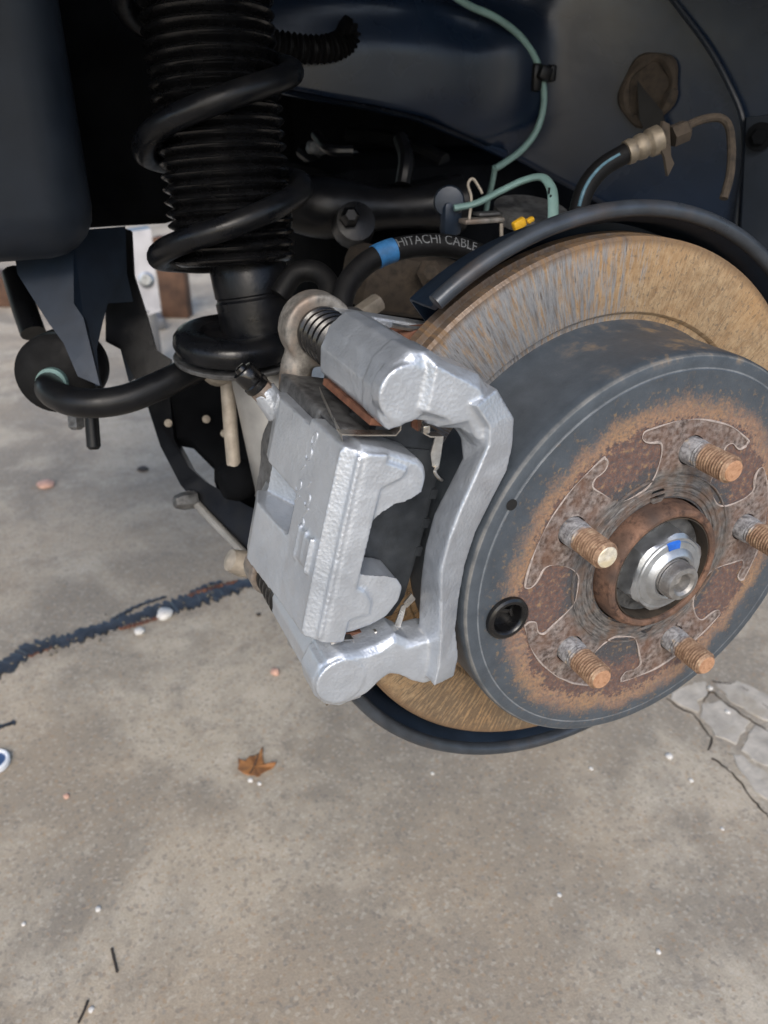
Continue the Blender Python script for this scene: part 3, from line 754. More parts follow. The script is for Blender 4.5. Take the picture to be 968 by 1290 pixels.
for rr, ww in ((.0452, .0006), (.0402, .0009), (.0372, .0007)):
    obj('machined_ridge', lathe([(rr - ww, -.0005), (rr - ww * .4, -.0011), (rr + ww * .4, -.0011), (rr + ww, -.0005), (rr + ww, -.0002), (rr - ww, -.0002)], seg=96, closed=True), M_CONTACT, rot)
dq = PY(645, 636, 0)
obj('dimple_shade_disc', lathe([(.0026, -.0003), (.0026, -.0004), (0, -.0004)], (dq.x, 0.0003, dq.z), (0, 1, 0), 16), M_DARK, rot)  # flat dark disc, a dimple's shade given as colour without depth
for q in jack:
    obj('jack_hole_floor', lathe([(.0043, .0085), (.0043, .0095)], (q.x, 0, q.z), (0, 1, 0), 16), M_DIRT, rot)

pl = thing('rubber_plug', 'glossy black rubber plug in the adjuster hole of the drum face', 'plug')
px_, pz_ = pc.x, pc.z
obj('grommet', lathe([(.0088, .004), (.0088, .0005), (.0104, .0003), (.0108, -.0006), (.0105, -.0021), (.0094, -.0028), (.0080, -.0027), (.0072, -.0020), (.0068, -.0004), (.0064, .006), (.0074, .0075)], (px_, 0, pz_), (0, 1, 0), 40), M_RUBBER, pl)
obj('floor', lathe([(.0070, .0050), (.0070, .0058)], (px_, 0, pz_), (0, 1, 0), 24), M_RUBBER, pl)
obj('tab', box((px_ - .001, .0030, pz_ + .0035), (.006, .006, .0022), .0006, Matrix.Rotation(R(25), 3, 'Y')), M_RUBBER, pl)
obj('tab', box((px_ + .003, .0035, pz_ + .001), (.0018, .006, .005), .0005, Matrix.Rotation(R(-20), 3, 'Y')), M_RUBBER, pl)

# ================================================================== hub, studs, axle nut
hub = thing('wheel_hub', 'rusted wheel hub with five threaded studs and a zinc axle nut', 'wheel hub')
obj('flange', lathe([(.010, .0115), (.068, .0115), (.068, .020), (.010, .030)], seg=64), M_PILOT, hub)
obj('pilot_ring', lathe([(.0330, .010), (.0325, -.0030), (.0320, -.0062), (.0312, -.0088), (.0300, -.0098), (.0286, -.0098), (.0276, -.0090), (.0272, -.0070), (.0270, .010)], seg=96, wob=.006), M_PILOT, hub)
obj('washer', lathe([(.0262, -.0010), (.0255, -.0022), (.015, -.0026), (.015, .003), (.0262, .003)], seg=48, closed=True), M_CASTDK, hub)
obj('bore_dark_sleeve', lathe([(.0271, .004), (.0271, -.0084), (.0266, -.0086), (.0264, .004)], seg=64, closed=True), M_DIRT, hub)  # sleeve added to darken the bore's inner wall by its colour
obj('bore_floor', lathe([(.0272, .0040), (.012, .0040), (.012, .0052), (.0272, .0052)], seg=48), M_DIRT, hub)
def stud(a, white):
    cx, cz = SR * math.cos(a), SR * math.sin(a)
    pr = [(.0066, .012), (.0066, -.0052), (.0063, -.0060)]; y = -.0064; n = 0
    while y > -.0236:
        pr += [(.00530, y), (.00628, y - .00055), (.00628, y - .0008), (.00530, y - .00140)]; y -= .0015
    pr += [(.0056, y), (.0050, y - .0009)]
    s = obj('stud', lathe(pr, (0, 0, 0), (0, 1, 0), 28), M_STUD, hub); s.location = (cx, 0, cz); s.rotation_euler = (R(random.uniform(-.6, .6)), random.uniform(0, 6), R(random.uniform(-.6, .6)))
    e = obj('stud_tip', lathe([(.0051, y - .0006), (.0046, y - .0013), (.0030, y - .0015), (.0012, y - .0012), (0, y - .0012)], (0, 0, 0), (0, 1, 0), 24), M_TIPW if white else M_TIP, s)
    if white: s['label'] = 'stud with white worn tip'
    return s
for k, a in enumerate(sang): stud(a, k == 1)
def ngon(Rr, y, n=6, ph=.35): return [Vector((Rr * math.cos(2 * math.pi * k / n + ph), y, Rr * math.sin(2 * math.pi * k / n + ph))) for k in range(n)]
def nut_mesh():
    seg = 48; rings = []
    for y, f, rc in ((.004, 1.0, 99), (-.0088, 1.0, 99), (-.0108, 1.0, .0206), (-.0122, 1.0, .0186)):
        rg = []
        for k in range(seg):
            a = 2 * math.pi * k / seg + .35; aa = (2 * math.pi * k / seg) % (math.pi / 3) - math.pi / 6
            r = .0192 / math.cos(aa); r = min(r, rc); rg.append(Vector((r * math.cos(a), y, r * math.sin(a))))
        rings.append(rg)
    return loft(rings)
nut = obj('axle_nut', nut_mesh(), M_ZINC, hub, sharp=28)
obj('collar', lathe([(.0178, -.0116), (.0168, -.0128), (.0140, -.0134), (.0126, -.0152), (.0112, -.0160), (.0100, -.0156), (.0092, -.0130)], seg=48), M_ZINC, nut)
obj('paint_mark', arc_sweep([(.0177, -.0121), (.0168, -.0131), (.0141, -.0137), (.0140, -.0130), (.0166, -.0124)], R(80), R(105), 8), M_BLUEMARK, nut)
ax_ = obj('axle_shaft', lathe([(.0094, .01), (.0094, -.0135), (.0090, -.0140), (.0094, -.0150), (.0090, -.0158), (.0094, -.0168), (.0090, -.0176), (.0092, -.0200), (.0083, -.0222), (.0060, -.0226), (.0046, -.0214), (.0036, -.0170), (0, -.0160)], seg=40), M_STUB, hub)
#@@SECTION2

# ================================================================== caliper bracket (painted silver)
brk = thing('caliper_bracket', 'silver painted caliper bracket with tie bar arching past the drum', 'caliper bracket')
ri = [(117, 74), (105, 63), (101.8, 52), (101, 41), (104.4, 27), (107.4, 13), (107.8, -2), (106, -18), (103, -34), (97, -49), (96.0, -60)]
rg = [(125, 68), (116, 60), (114, 53), (116.2, 39), (118.6, 25), (120, 12), (119.6, -2), (116, -15), (110.4, -34), (107, -50), (106.5, -60)]
le = [(130, 62), (122, 55), (116, 49), (112.5, 40.5), (115.4, 28), (118.8, 15), (118.8, 0), (116.6, -16), (113.2, -32), (110, -45), (108, -58)]
rings = []
for k in range(11):
    a, b, c = ri[k], rg[k], le[k]; a = (a[0] - 3.0, a[1])
    rings.append([L(*a, 0.6), L(a[0] + (b[0] - a[0]) * .9, a[1] + (b[1] - a[1]) * .9, -4.6), L(*b, -5.2), L(b[0] + .4, b[1], -3.6), L(*c, 11.5), L(c[0] - 1, c[1], 14), L(*a, 14)])
up_arm = [(152, 83), (143, 83.5), (135, 80.5), (122, 78), (115.5, 73), (105, 62), (110, 55), (124, 56), (134, 55.5), (137.5, 56), (138, 59.5), (149.5, 59.5), (150.5, 53.5), (154, 52.5), (158, 56), (160, 66), (158, 76)]
lo_arm = [(152, -73), (144, -72.5), (136, -69), (129, -62), (124, -58.5), (118, -59), (111, -63), (104, -65), (97, -62), (96, -52), (104, -40), (110, -40), (119, -42), (127, -38), (134, -43), (142, -46), (152, -46), (159, -52), (161, -60), (158, -68)]
sleeve = [(136, 80), (146, 83.5), (152, 82), (157.5, 75), (159.5, 66), (157.5, 56), (153, 52.5), (150, 57.5), (137, 57.5)]
corner = [(147, 83), (135, 80.5), (122, 78), (116.5, 73.5), (105, 62), (101.5, 54), (103, 49), (115, 50), (123, 56), (134, 55.5), (137, 59), (147, 62)]
lsleeve = [(136, -70), (146, -73.5), (152, -72), (157.5, -66), (159, -58), (156.5, -49), (150, -46), (137, -47)]
parts = [loft(rings), prism_rt(up_arm, 2.5, 21, 3.0), prism_rt(lo_arm, 2.5, 20, 3.0), prism_rt(corner, -1.5, 18, 5.0),
         prism_rt(sleeve, 4, 70), cyl_rt(150.5, 67.5, 11.2, 1.8, 10),
         prism_rt(lsleeve, 4, 70), cyl_rt(149, -59, 11.0, 1.9, 10),
         hexa(130, 146, 60, 79, 14, 94), hexa(128, 146, -67, -54, 14, 94), hexa(96, 146, 58, 79, 88, 100), hexa(96, 146, -72, -54, 88, 100), hexa(92, 110, -72, 79, 88, 100)]
cast('casting', parts, SILVER, brk, .0007, 6, .00006, 160)
# unpainted machined lands with red-brown rust under the sleeves
obj('land', hexa(149, 156.5, 50.8, 53.5, 14, 66), M_RUSTBR, brk)
obj('land', hexa(118, 140, 54.5, 58, 18, 30), M_RUSTBR, brk)
obj('land', hexa(130, 150, -46.5, -44, 16, 60), M_RUSTBR, brk)
obj('edge_strip', tube([PY(492, 409, .060), PY(512, 413, .066), PY(528, 414, .070)], .0012, 6), M_ZINC, brk)
obj('land', box(PY(514, 424, .072), (.022, .010, .008), .0015), M_RUSTBR, brk)

# ================================================================== slide pin boots
def pin_boot(nm, r, t, y0, y1, rad, label, mat):
    pr = []; n = 5
    for k in range(n):
        a = y0 + (y1 - y0) * k / n; st_ = (y1 - y0) / n
        pr += [(rad * .78, a), (rad * .98, a + st_ * .3), (rad, a + st_ * .5), (rad * .98, a + st_ * .7)]
    pr.append((rad * .78, y1)); pr = [(rad * .5, y0)] + pr + [(rad * .5, y1)]
    o = obj(nm, lathe([(a * .001, b * .001) for a, b in pr], L(r, t, 0), (0, 1, 0), 36), mat)
    return tag(o, label, 'pin boot')
pin_boot('pin_boot', 149, 67, 68, 98, 12.2, 'black ribbed rubber boot on the upper slide pin', M_RUBBER)
pin_boot('pin_boot', 148.5, -60.5, 70, 97, 10.8, 'black ribbed rubber boot on the lower slide pin', M_RUBBER)

# ================================================================== floating caliper
cal = thing('brake_caliper', 'silver painted floating brake caliper with two outer fingers', 'brake caliper')
FY = 7
fo = [(466, 563), (488, 567), (512, 574), (530, 580), (537, 588), (539, 600), (535, 616), (520, 625), (499, 631), (481, 641), (466, 653), (454, 668), (447, 684), (444, 704), (446, 722), (455, 729), (472, 730), (490, 730), (503, 733), (509, 743), (504, 760), (488, 780), (468, 791), (445, 799), (421, 804)]
finger = [RT(px, py, FY) for px, py in fo]
top_r, bot_r = finger[0], finger[-1]
finger_poly = finger + [(161, bot_r[1]), (161, top_r[1])]
inset = [RT(px, py, 5) for px, py in ((474, 580), (500, 586), (516, 592), (508, 604), (484, 616), (466, 630), (460, 622), (466, 600))]
inset2 = [RT(px, py, 5) for px, py in ((446, 740), (462, 746), (470, 760), (468, 776), (444, 782), (434, 786), (436, 760))]
tB, tT = -41.5, 42.5
prof = [(150, 5.2), (158.8, 5.2), (166.3, 11.5), (167.4, 26), (168.2, 44), (150, 44)]
parts = [prism_rt(finger_poly, FY, 27, 2.0), prism_rt(inset, 5.4, 12, 1.0), prism_rt(inset2, 5.4, 12, 1.0), prism_ry(prof, tB, tT),
         prism_ry([(150, 42), (168.2, 42), (169, 60), (170, 78), (168, 88), (150, 90)], 8.5, tT - 3),
         prism_ry([(150, 42), (168.2, 42), (170.5, 60), (172, 78), (168, 92), (150, 94)], tB, -11),
         prism_ry([(146, 70), (153, 70), (164, 90), (150, 92)], -12, 9.5),
         prism_ry([(120, 78), (158, 72), (168, 88), (160, 104), (150, 112), (120, 112)], -38, -11),
         cyl_rt(126, -4, 26, 78, 112),
         # chamfer ridge doubled, tag pad with a rib, bleeder boss
         tube([L(161.2, tT - 2, 6.8), L(161.2, 0, 6.8), L(161.0, tB + 2, 6.8)], .0013, 8),
         tube([L(166.4, tT - 2, 12.4), L(166.8, 0, 12.4), L(166.2, tB + 2, 12.4)], .0010, 8),
         tube([L(162, 26, 96), L(168, 33, 98), L(171, 36, 99)], .0062, 12),
         prism_ry([(160, 20), (168.2, 18.5), (168.6, 31.5), (160, 33)], -14.5, -1.5),
         prism_ry([(160, 20), (168.9, 17.6), (169.0, 19.2), (160, 22)], -16, 0),
         prism_ry([(160, 24), (168.9, 24.6), (169.0, 26.0), (160, 26)], -13, 0),
         prism_ry([(160, 30), (169.2, 31), (169.3, 32.6), (160, 33)], -16, 0)]
def cut_parts(p): return p
bodyo = cast('body', parts, SILVER, cal, .0007, 5, .00006, 170)
# worn casting marks raised on the bridge
def mark(px, py, y, kind, rotd=0, sz=1.0):
    q = PY(px, py, y * .001); r = q.dot(ER); c = q
    u = Vector((0, 1, 0)); v = ET
    cr, sr = math.cos(R(rotd)), math.sin(R(rotd)); U = u * cr + v * sr; Vv = v * cr - u * sr
    if kind == 'o': pts = [c + U * (.0017 * sz * math.cos(a)) + Vv * (.0032 * sz * math.sin(a)) for a in [2 * math.pi * k / 14 for k in range(15)]]
    elif kind == 'c': pts = [c + U * (.0020 * sz * math.cos(a)) + Vv * (.0030 * sz * math.sin(a)) for a in [R(50) + R(260) * k / 12 for k in range(13)]]
    else: pts = [c - Vv * (.0028 * sz), c, c + Vv * (.0028 * sz)]
    o = obj('casting_mark', tube(pts, .00055, 6, smooth=2), SILVER, cal); return o
PT = [(397, 552, 'o', 25), (390, 572, 'c', 35), (382, 590, 'i', 40), (377, 612, 'c', 30), (389, 612, 'i', 35), (388, 630, 'c', 20), (375, 628, 'i', 40), (386, 645, 'i', 40), (380, 660, 'c', 30), (378, 678, 'i', 30)]
def on_bridge(px, py):           # where a sight line meets the bridge top (about r = 168 mm)
    y = 20.0
    for _ in range(12):
        r, t = RT(px, py, y); tgt = 166.6 + (y - 12) * .045
        y += (r - tgt) / .47
    return y
for px, py, kd, rd in PT: mark(px, py, on_bridge(px, py), kd, rd)
hs = [cyl_rt(128, 2, 31, 86, 126), hexa(128, 164, 20, 45.5, 48, 100), hexa(130, 160, -26, 30, 92, 118), hexa(150, 163, 42, 45, 26, 60)]  # dark grey housing, with a thin piece along the bridge's upper side
cast('piston_housing', hs, M_CASTDK, cal, .0013, 6, .0002, 140)
ear = [cyl_rt(149, 67, 17.0, 97, 111), tube([L(152, 58, 104), L(155, 48, 104), L(152, 30, 104), L(140, 12, 104)], .0078, 12)]
cast('ear', ear, M_CASTGR, cal, .0011, 5)
ear = [cyl_rt(148.5, -60.5, 13.2, 96, 112), tube([L(150, -56, 104), L(148, -40, 104), L(138, -18, 104)], .0085, 12)]
cast('ear', ear, M_CASTGR, cal, .0011, 5)
obj('slide_pin', lathe([(.0062, .060), (.0062, .114), (.0085, .115), (.0085, .121), (.006, .122)], L(149, 67, 0), (0, 1, 0), 20), M_ZINC, cal)
obj('slide_pin', lathe([(.0055, .060), (.0055, .113), (.0080, .114), (.0080, .119), (.005, .120)], L(148.5, -60.5, 0), (0, 1, 0), 20), M_ZINC, cal)
b0, b1 = L(169, 34, 98), L(184, 45.5, 101)
bd = (b1 - b0).normalized()
bs = obj('bleeder_screw', lathe([(.0052, -.004), (.0052, .001), (.0058, .0012), (.0058, .0050), (.004, .0056), (.003, .010)], b0, bd, 6), M_CASTGR, cal)
obj('dust_cap', lathe([(.0036, .0050), (.0055, .0052), (.0060, .0062), (.0060, .0085), (.0053, .0092), (.0056, .0100), (.0056, .0155), (.0050, .0165), (.0030, .0168), (.0026, .0185), (0, .0188)], b0, bd, 24), M_RUBBER, bs)

# ================================================================== pads and clips
def pad(nm, y0, s, label):
    t = thing(nm, label, 'brake pad')
    pl = [(112, -34), (116, -44), (124, -46), (124, -51), (137, -51), (137, -46), (146, -44), (147, 0), (146, 46), (138, 48), (138, 54), (125, 54), (125, 48), (117, 46), (112, 36), (111, 0)]
    obj('backing_plate', prism_rt(pl, y0, y0 + 5.2 * s), M_PAD, t, sharp=25)
    ln = [(114, -30), (117, -38), (140, -38), (141, 0), (140, 40), (117, 40), (114, 32), (113, 0)]
    obj('lining', prism_rt(ln, y0 + 5.4 * s, y0 + 17.5 * s), M_LINING, t, sharp=25)
    return t
po = pad('brake_pad', 28.6, 1, 'outer brake pad with black backing plate behind the caliper fingers')
sh_ = [(113.5, -30), (118, -36), (144, -36), (145, 0), (144, 38), (118, 38), (113.5, 32), (112.5, 0)]
obj('shim', prism_rt(sh_, 27.4, 28.2), M_PAD, po)
for t_ in (18, 4, -10):
    obj('shim_tab', hexa(110.2, 113.6, t_ - 2.2, t_ + 2.2, 27.0, 31.0), M_PAD, po)
pad('brake_pad', 86.6, -1, 'inner brake pad between the rotor and the piston housing')
def clip_sheet(poly_px, y_at, y0, y1, th=.5):
    pts = [RT(px, py, y_at) for px, py in poly_px]; n = len(pts); off = []
    for i in range(n):
        a = Vector((*pts[max(i - 1, 0)], 0)); b = Vector((*pts[min(i + 1, n - 1)], 0)); d = (b - a).normalized(); off.append((pts[i][0] - d.y * th, pts[i][1] + d.x * th))
    return prism_rt(pts + off[::-1], y0, y1)
uc = thing('pad_clip', 'bright steel pad clip folded into the notch of the upper bracket arm', 'clip')
up_line = [(429, 545), (452, 546), (497, 546), (502, 540), (504, 526), (530, 525), (531, 543), (541, 548), (557, 548)]
obj('spring_sheet', clip_sheet(up_line, 13, 11.5, 17), M_CLIP, uc, sharp=20)
ed = [PY(430, 544, .013), PY(424, 532, .022), PY(414, 512, .038), PY(403, 488, .060)]
obj('blade', loft([[p, p + L(.4, .4, 0), p + L(-3, -5, 3) , p + L(-3.4, -5.4, 3)] for p in ed]), M_CLIP, uc)
obj('tongue', slab([PY(px, py, .013) for px, py in ((549, 549), (559, 551), (556, 572), (553, 590), (545, 588), (543, 572))], (0, 1, 0), .0007), M_CLIP, uc)
obj('tongue_hook', tube([PY(552, 588, .013), PY(548, 594, .011), PY(553, 602, .012), PY(557, 605, .014)], .0007, 6), M_CLIP, uc)
obj('tab', box(PY(536, 540, .010), (.003, .003, .0034), .0005), M_CLIP, uc)
obj('rust_tab', slab([PY(px, py, .015) for px, py in ((519, 528), (530, 528), (531, 543), (526, 543), (519, 538))], (0, 1, 0), .001), M_RUSTBR, uc)
lc = thing('pad_clip', 'bright steel pad clip on the lower bracket arm', 'clip')
lo_line = [(407, 805), (444, 803), (446, 812), (470, 812), (474, 804), (500, 800)]
obj('spring_sheet', clip_sheet(lo_line, 13, 11.5, 30), M_CLIP, lc, sharp=20)
obj('tongue', slab([PY(px, py, .016) for px, py in ((496, 792), (506, 764), (513, 760), (509, 776), (504, 793))], (0, 1, 0), .0007), M_CLIP, lc)
obj('tongue_tip', slab([PY(px, py, .014) for px, py in ((509, 760), (519, 748), (524, 755), (513, 766))], (0, 1, 0), .0007), M_CLIP, lc)
obj('tab', box(PY(478, 809, .009), (.003, .003, .0034), .0005), M_CLIP, lc)
obj('tab', box(PY(424, 805, .010), (.006, .003, .003), .0005), M_CLIP, lc)
obj('fold', slab([PY(px, py, .012) for px, py in ((472, 796), (502, 793), (500, 802), (476, 806))], (0, 1, 0), .002), M_CLIP, lc)
obj('wire', tube([PY(414, 872, .012), PY(411, 880, .012), PY(412, 888, .013)], .0005, 6), M_TAN, lc)

# ================================================================== hoses and cables
hz = thing('brake_hose', 'black brake hose with blue tape band and printed lettering above the caliper', 'brake hose')
hpts = [P(440, 412, .415), P(430, 392, .412), P(436, 362, .414), P(456, 336, .418), P(484, 319, .422), P(520, 310, .427), P(560, 309, .432), P(600, 319, .438), P(640, 340, .445), P(680, 380, .45)]
obj('hose', tube(hpts, .0060, 20, smooth=14), M_RUBBERM, hz)
hpath = catmull(hpts, 40); hl = [0]
for a, b in zip(hpath, hpath[1:]): hl.append(hl[-1] + (b - a).length)
def at_len(s):
    for i in range(len(hl) - 1):
        if hl[i + 1] >= s: return hpath[i].lerp(hpath[i + 1], (s - hl[i]) / max(1e-9, hl[i + 1] - hl[i])), (hpath[i + 1] - hpath[i]).normalized()
    return hpath[-1], (hpath[-1] - hpath[-2]).normalized()
def colx(w_):
    c = ROT.transposed() @ (w_ - CAM); return 484 + 1000 * c.x / -c.z
def len_at_px(px, lo=0):
    for i in range(len(hpath)):
        if hl[i] > lo and colx(hpath[i]) >= px: return hl[i]
s_a, s_b = len_at_px(473, .03), len_at_px(496, .03)
obj('tape_band', tube([at_len(s_a + (s_b - s_a) * k / 6)[0] for k in range(7)], .0064, 20, smooth=2), M_TAPE, hz)
cu = bpy.data.curves.new('lettering', 'FONT'); cu.body = 'HITACHI CABLE'; cu.size = 1.0; cu.resolution_u = 3
to = bpy.data.objects.new('tmp_text', cu); C.objects.link(to)
dg = bpy.context.evaluated_depsgraph_get(); dg.update()
tm = bpy.data.meshes.new_from_object(to.evaluated_get(dg)); bpy.data.objects.remove(to, do_unlink=True)
bm = bmesh.new(); bm.from_mesh(tm)
bmesh.ops.triangulate(bm, faces=bm.faces)
bmesh.ops.subdivide_edges(bm, edges=[e for e in bm.edges if e.calc_length() > .2], cuts=3, use_grid_fill=True)
xs = [v.co.x for v in bm.verts]; w0, w1 = min(xs), max(xs)
s_c, s_d = len_at_px(497, .03), len_at_px(594, .03)
for v in bm.verts:
    s = s_c + (s_d - s_c) * (v.co.x - w0) / (w1 - w0); p, T = at_len(s)
    nn = (CAM - p); nn -= T * nn.dot(T); nn.normalize(); bb = nn.cross(T) * -1
    if bb.z < 0: bb = -bb
    a = R(8) + v.co.y / .70 * R(50)
    v.co = p + (nn * math.cos(a) + bb * math.sin(a)) * .00608
obj_bm('lettering', bm, M_PRINT, hz)
obj('banjo', lathe([(.004, -.010), (.0085, -.009), (.009, 0), (.008, .008), (.004, .010)], P(440, 412, .413), (.2, .3, 1), 18), M_CASTDK, hz)

h2 = obj('vent_hose', tube([P(352, 372, .46), P(372, 345, .46), P(398, 342, .46), P(414, 358, .458), P(410, 380, .456), P(392, 396, .455), P(372, 404, .46)], .0062, 16), M_RUBBERM)
tag(h2, 'short black hose loop curling beside the strut collar', 'hose')
cb = thing('green_cable', 'pale green cable clipped to the navy wheel well wall', 'cable')
cpts = [PY(px, py, .350) for px, py in ((560, -14), (590, 6), (625, 22), (655, 45), (676, 76), (685, 110), (684, 140), (674, 168), (656, 190), (634, 206), (624, 212))]
obj('cable', tube(cpts, .0026, 12), M_TEAL, cb)
obj('cable_end', tube([PY(624, 210, .350), PY(620, 232, .36), PY(615, 252, .37), PY(611, 276, .38)], .0022, 10), M_TEAL, cb)
obj('clip', join(box(PY(686, 92, .345), (.011, .008, .010), .002, Matrix.Rotation(R(20), 3, 'Y')), box(PY(674, 97, .352), (.009, .012, .020), .003), box(PY(694, 92, .350), (.006, .010, .012), .002)), M_BLACK, cb)
c2 = thing('sensor_lead', 'flat pale green sensor lead with dark print dropping behind the shield', 'cable')
ft = [P(572, 262, .50), P(600, 256, .50), P(632, 240, .495), P(660, 227, .49), P(682, 223, .485), P(693, 233, .48), P(697, 250, .475), P(697, 290, .47)]
obj('lead', tube(ft, .0034, 14, flat=.6), M_TEAL, c2)
for k, (px, py) in enumerate(((692, 240), (694, 249), (693, 257), (696, 262))):
    obj('print_mark', box(P(px, py, .4725 + .001 * k), (.0011, .0006, .0035), 0), M_BLACK, c2)
obj('grommet', join(lathe([(.004, -.004), (.009, -.003), (.010, 0), (.009, .003), (.004, .004)], P(566, 254, .505), ray(566, 254), 18), box(P(568, 275, .51), (.014, .01, .022), .004)), M_NAVYST, c2)
obj('wire_loop', tube([P(591, 280, .50), P(594, 250, .5), P(590, 232, .5), P(596, 225, .5), P(604, 236, .5), P(608, 244, .5)], .0009, 8), M_LINK, c2)
br = thing('cable_bracket', 'small grey steel bracket with yellow marker behind the shield rim', 'bracket')
obj('plate', box(P(625, 276, .51), (.050, .010, .003), .001), M_CASTGR, br)
obj('plate', box(P(625, 268, .512), (.030, .010, .002), .0008), M_CASTDK, br)
obj('post', tube([P(632, 282, .51), P(632, 298, .51)], .0012, 8), M_LINK, br)
obj('drum', lathe([(.0, -.004), (.024, -.004), (.0245, .004), (0, .004)], P(668, 270, .52), (0, -.25, 1), 28), M_CASTDK, br)
obj('marker', box(P(654, 282, .50), (.009, .005, .006), .0015, Matrix.Rotation(R(-25), 3, 'Y')), M_YELLOW, br)
obj('marker', box(P(668, 277, .50), (.005, .004, .003), .001, Matrix.Rotation(R(-25), 3, 'Y')), M_YELLOW, br)

bh = thing('brake_hose', 'black hose with blue stripe and tan crimped fitting above the rotor', 'brake hose')
rp = [P(716, 330, .46), P(726, 280, .458), P(737, 240, .456), P(758, 212, .455), P(790, 192, .455)]
obj('hose', tube(rp, .0056, 18), M_RUBBERM, bh)
off = (CAM - rp[2]).normalized() * .0046 + Vector((0, 0, .0012))
obj('stripe', tube([p + off for p in catmull(rp, 10)[14:38]], .0012, 8, smooth=0), M_STRIPE, bh)
fa = (P(838, 172, .455) - P(788, 193, .455)).normalized()
obj('crimp', lathe([(.005, 0), (.0066, .0005), (.0070, .004), (.0060, .006), (.0070, .008), (.0072, .011), (.0062, .013), (.0078, .015), (.0080, .021), (.005, .023)], P(788, 193, .455), fa, 24), M_TAN, bh)
obj('bracket_plate', slab([P(px, py, .452) for px, py in ((836, 152), (844, 156), (846, 196), (850, 206), (842, 222), (838, 198), (830, 180))], (0, 1, 0), .002), M_DIRT, bh)
obj('nut', lathe([(.0062, 0), (.0062, .009), (.004, .011)], P(846, 172, .456), fa, 6), M_DIRT, bh)
obj('steel_line', tube([P(855, 165, .458), P(880, 152, .46), P(905, 148, .46), P(918, 158, .46), P(922, 185, .455), P(920, 220, .45), P(912, 250, .45)], .0024, 10), M_DIRT, bh)

# ================================================================== things lying on the floor
def shift(o, v): o.location = o.location + Vector(v); return o
lo_px = [(200, 385), (235, 396), (270, 405), (305, 378), (340, 345), (375, 325), (410, 310), (455, 310), (480, 280), (503, 250), (498, 290), (495, 330), (500, 370), (510, 410), (535, 440), (560, 452), (610, 445), (668, 426), (640, 455), (600, 490), (540, 530), (480, 560), (455, 590), (430, 618), (405, 600), (370, 570), (340, 560), (290, 560), (250, 555), (215, 535), (195, 510), (205, 450)]
lp = [PZ(280 + x / 9.68, 920 + y / 9.68) for x, y in lo_px]; lcn = PZ(280 + 400 / 9.68, 920 + 460 / 9.68)
V = [lcn + Vector((0, 0, .003))]; F = []; m = len(lp); rs = random.Random(5)
for ring, f in enumerate((.3, .6, .85, 1.0)):
    for i, q in enumerate(lp):
        d = (q - lcn).length; h = .0015 + .006 * f * (.5 + .5 * math.sin(i * .9)) * (d / .03) + .0015 * math.cos(i * 1.57) * f
        V.append(lcn.lerp(q, f) + Vector((0, 0, max(.0008, h))))
for i in range(m):
    j = (i + 1) % m; F.append((0, 1 + i, 1 + j))
    for k in range(3): F.append((1 + k * m + i, 1 + (k + 1) * m + i, 1 + (k + 1) * m + j, 1 + k * m + j))
lf = thing('dry_leaf', 'curled brown dry maple leaf lying on the concrete', 'leaf')
bl = obj('blade', (V, F), M_LEAF, lf, sharp=80); sm = bl.modifiers.new('t', 'SOLIDIFY'); sm.thickness = .0004
obj('midrib', tube([PZ(280 + 340 / 9.68, 920 + 555 / 9.68) + Vector((0, 0, .0035)), lcn + Vector((0, 0, .0042)), PZ(280 + 450 / 9.68, 920 + 330 / 9.68) + Vector((0, 0, .006))], .0006, 6), M_TWIG, lf)
def pebble(nm, px, py, rpx, mat, label, cat, group=None, flat=.6, seed=0):
    c = PZ(px, py); d = (c - CAM).length; r = rpx * d / 1000
    bm = bmesh.new(); bmesh.ops.create_icosphere(bm, subdivisions=2, radius=1)
    for v in bm.verts:
        k = 1 + .28 * mnoise.noise(v.co * 1.3 + Vector((seed * 3.1, 0, 0))); v.co = Vector((v.co.x * r * k, v.co.y * r * k * 1.1, v.co.z * r * k * flat)) + c + Vector((0, 0, r * flat * .6))
    o = obj_bm(nm, bm, mat, None, 50); tag(o, label, cat, group); return o
for k, (px, py, rr) in enumerate(((745, 969, 2.4), (871, 984, 2.6), (705, 1128, 2.6), (124, 1146, 3.2), (545, 975, 2.2), (30, 1165, 2.2), (830, 1200, 2.6), (910, 1045, 2))):
    pebble('pebble', px, py, rr, M_STONE, 'tiny white pebble alone on the open concrete', 'pebble', 'white pebbles scattered on the concrete', seed=k)
for k, (px, py, rr) in enumerate(((316, 984, 3.2), (327, 988, 2.6))):
    pebble('pebble', px, py, rr, M_STONE, 'tiny white pebble touching the brown maple leaf', 'pebble', 'white pebbles by the leaf', seed=20 + k)
pebble('pebble', 843, 954, 4.2, M_STONE, 'largest round white pebble on the concrete below the cracked mortar', 'pebble', seed=27)
pebble('pebble', 115, 1273, 3, M_STONE, 'small white pebble lying beside the slanted dark twig', 'pebble', seed=28)
pebble('pebble', 895, 868, 3, M_STONE, 'small white pebble lying on the cracked mortar patch', 'pebble', seed=31)
pebble('pebble', 917, 898, 3, M_STONE, 'pale pebble in the middle of the mortar patch', 'pebble', seed=32)
pebble('stone', 208, 776, 10, M_STONE, 'white stone chip stuck in the black joint sealant', 'stone', seed=41, flat=.5)
pebble('stone', 176, 797, 6, M_STONE, 'small pale stone at the edge of the black joint sealant', 'stone', seed=42)
pebble('chip', 347, 848, 6, M_CHIP, 'pinkish brick chip on the concrete below the caliper', 'chip', seed=43)
pebble('chip', 84, 1004, 3.5, M_CHIP, 'tiny orange brick chip on the bare concrete', 'chip', seed=44)
pebble('debris', 58, 612, 10, M_CHIP, 'crumpled tan leaf scrap on the far concrete', 'debris', seed=45, flat=.35)
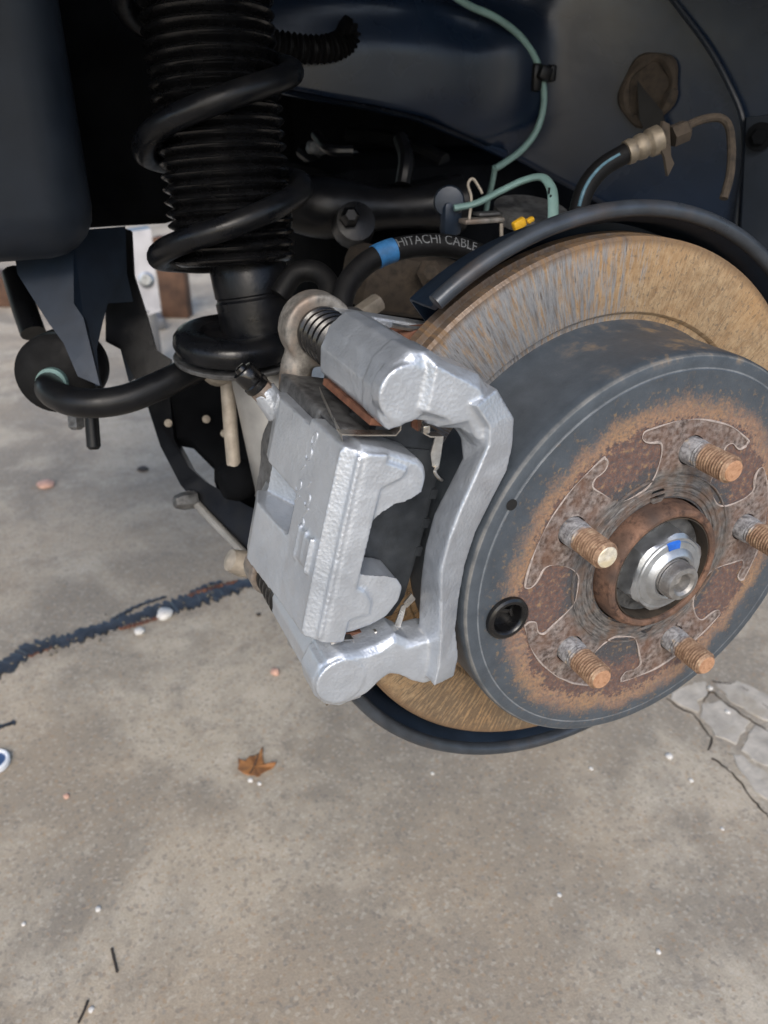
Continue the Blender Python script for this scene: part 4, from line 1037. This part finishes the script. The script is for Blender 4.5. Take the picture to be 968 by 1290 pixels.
pebble('debris', 180, 592, 7, M_TWIG, 'dark crumb of dirt on the concrete beyond the joint', 'debris', seed=46, flat=.3)
pebble('debris', 326, 775, 3, M_TWIG, 'black speck of grit on the concrete beside the lower pin boot', 'debris', seed=47)
for (pts, lb) in ((((141, 1196), (144, 1210), (148, 1226)), 'short upright dark twig lying away from any pebble'), (((111, 1262), (106, 1275), (99, 1290)), 'short slanted dark twig beside a small white pebble')):
    tag(obj('twig', tube([PZ(*p) + Vector((0, 0, .0012)) for p in pts], .0011, 6), M_TWIG), lb, 'twig')
bc = thing('bottle_cap', 'blue plastic cap with white rim lying on the concrete', 'cap')
c0 = PZ(-9, 964)
obj('rim', lathe([(.0155, 0), (.018, .001), (.0182, .006), (.0165, .0075), (.0145, .007), (.0140, .003)], c0, (0, 0, 1), 32), M_WHITEP, bc)
obj('top', lathe([(.0145, .001), (.0145, .0045), (0, .0048)], c0, (0, 0, 1), 32), M_BLUEP, bc)

# far side of the car: an aluminium jack head and a timber baulk on the floor
gk = PZ(190, 398); 
bt = thing('timber_baulk', 'red brown timber baulk lying on the concrete behind the car', 'timber')
g1 = PZ(235, 394); g0 = PZ(-40, 386)
dxy = Vector((g1.x - g0.x, g1.y - g0.y, 0)).normalized(); ln_ = (g1 - g0).length
rotz = Matrix.Rotation(math.atan2(dxy.y, dxy.x), 3, 'Z')
obj('beam', box((g0 + g1) / 2 - dxy * .12 + Vector((-dxy.y * .07, dxy.x * .07, .05)), (ln_ - .25, .14, .10), .008, rotz), M_TIMBER, bt)
obj('strap', box(PZ(222, 396) + Vector((0, -.03, .125)), (.09, .05, .25), .006, rotz), M_TIMBER, bt)
jk = thing('jack_head', 'bare aluminium jack post with a round bolt beyond the strut', 'jack')
jr = Matrix.Rotation(R(-4), 3, 'Y')
pts = [(163, 292), (190, 288), (195, 340), (203, 392), (184, 398), (176, 372), (161, 344)]
dj = 2.05
obj('post', slab([P(px, py, dj) for px, py in pts], (0, 1, 0), .06), M_ALU, jk)
obj('bolt', lathe([(.020, 0), (.020, .006), (.013, .010), (.013, .018), (.006, .018), (.006, .012), (0, .012)], P(184, 352, dj - .005), -ray(184, 352), 20), M_ZINC, jk)
obj('foot', box(PZ(190, 440) + Vector((.0, .30, .02)), (.16, .22, .04), .01), M_ALU, jk)
gt = (P(190, 392, dj)); gz = Vector((gt.x, gt.y + .03, -HUB))
obj('column', box((gz + gt) / 2, (.03, .03, (gt - gz).length), .004), M_ALU, jk) if (gt.z + HUB) > .02 else None

# ------------------------------------------------------------------ lift everything so that the floor is z = 0
for o in list(C.objects):
    if o.parent is None and o.type in {'MESH', 'EMPTY'}:
        o.location = o.location + Vector((0, 0, HUB))
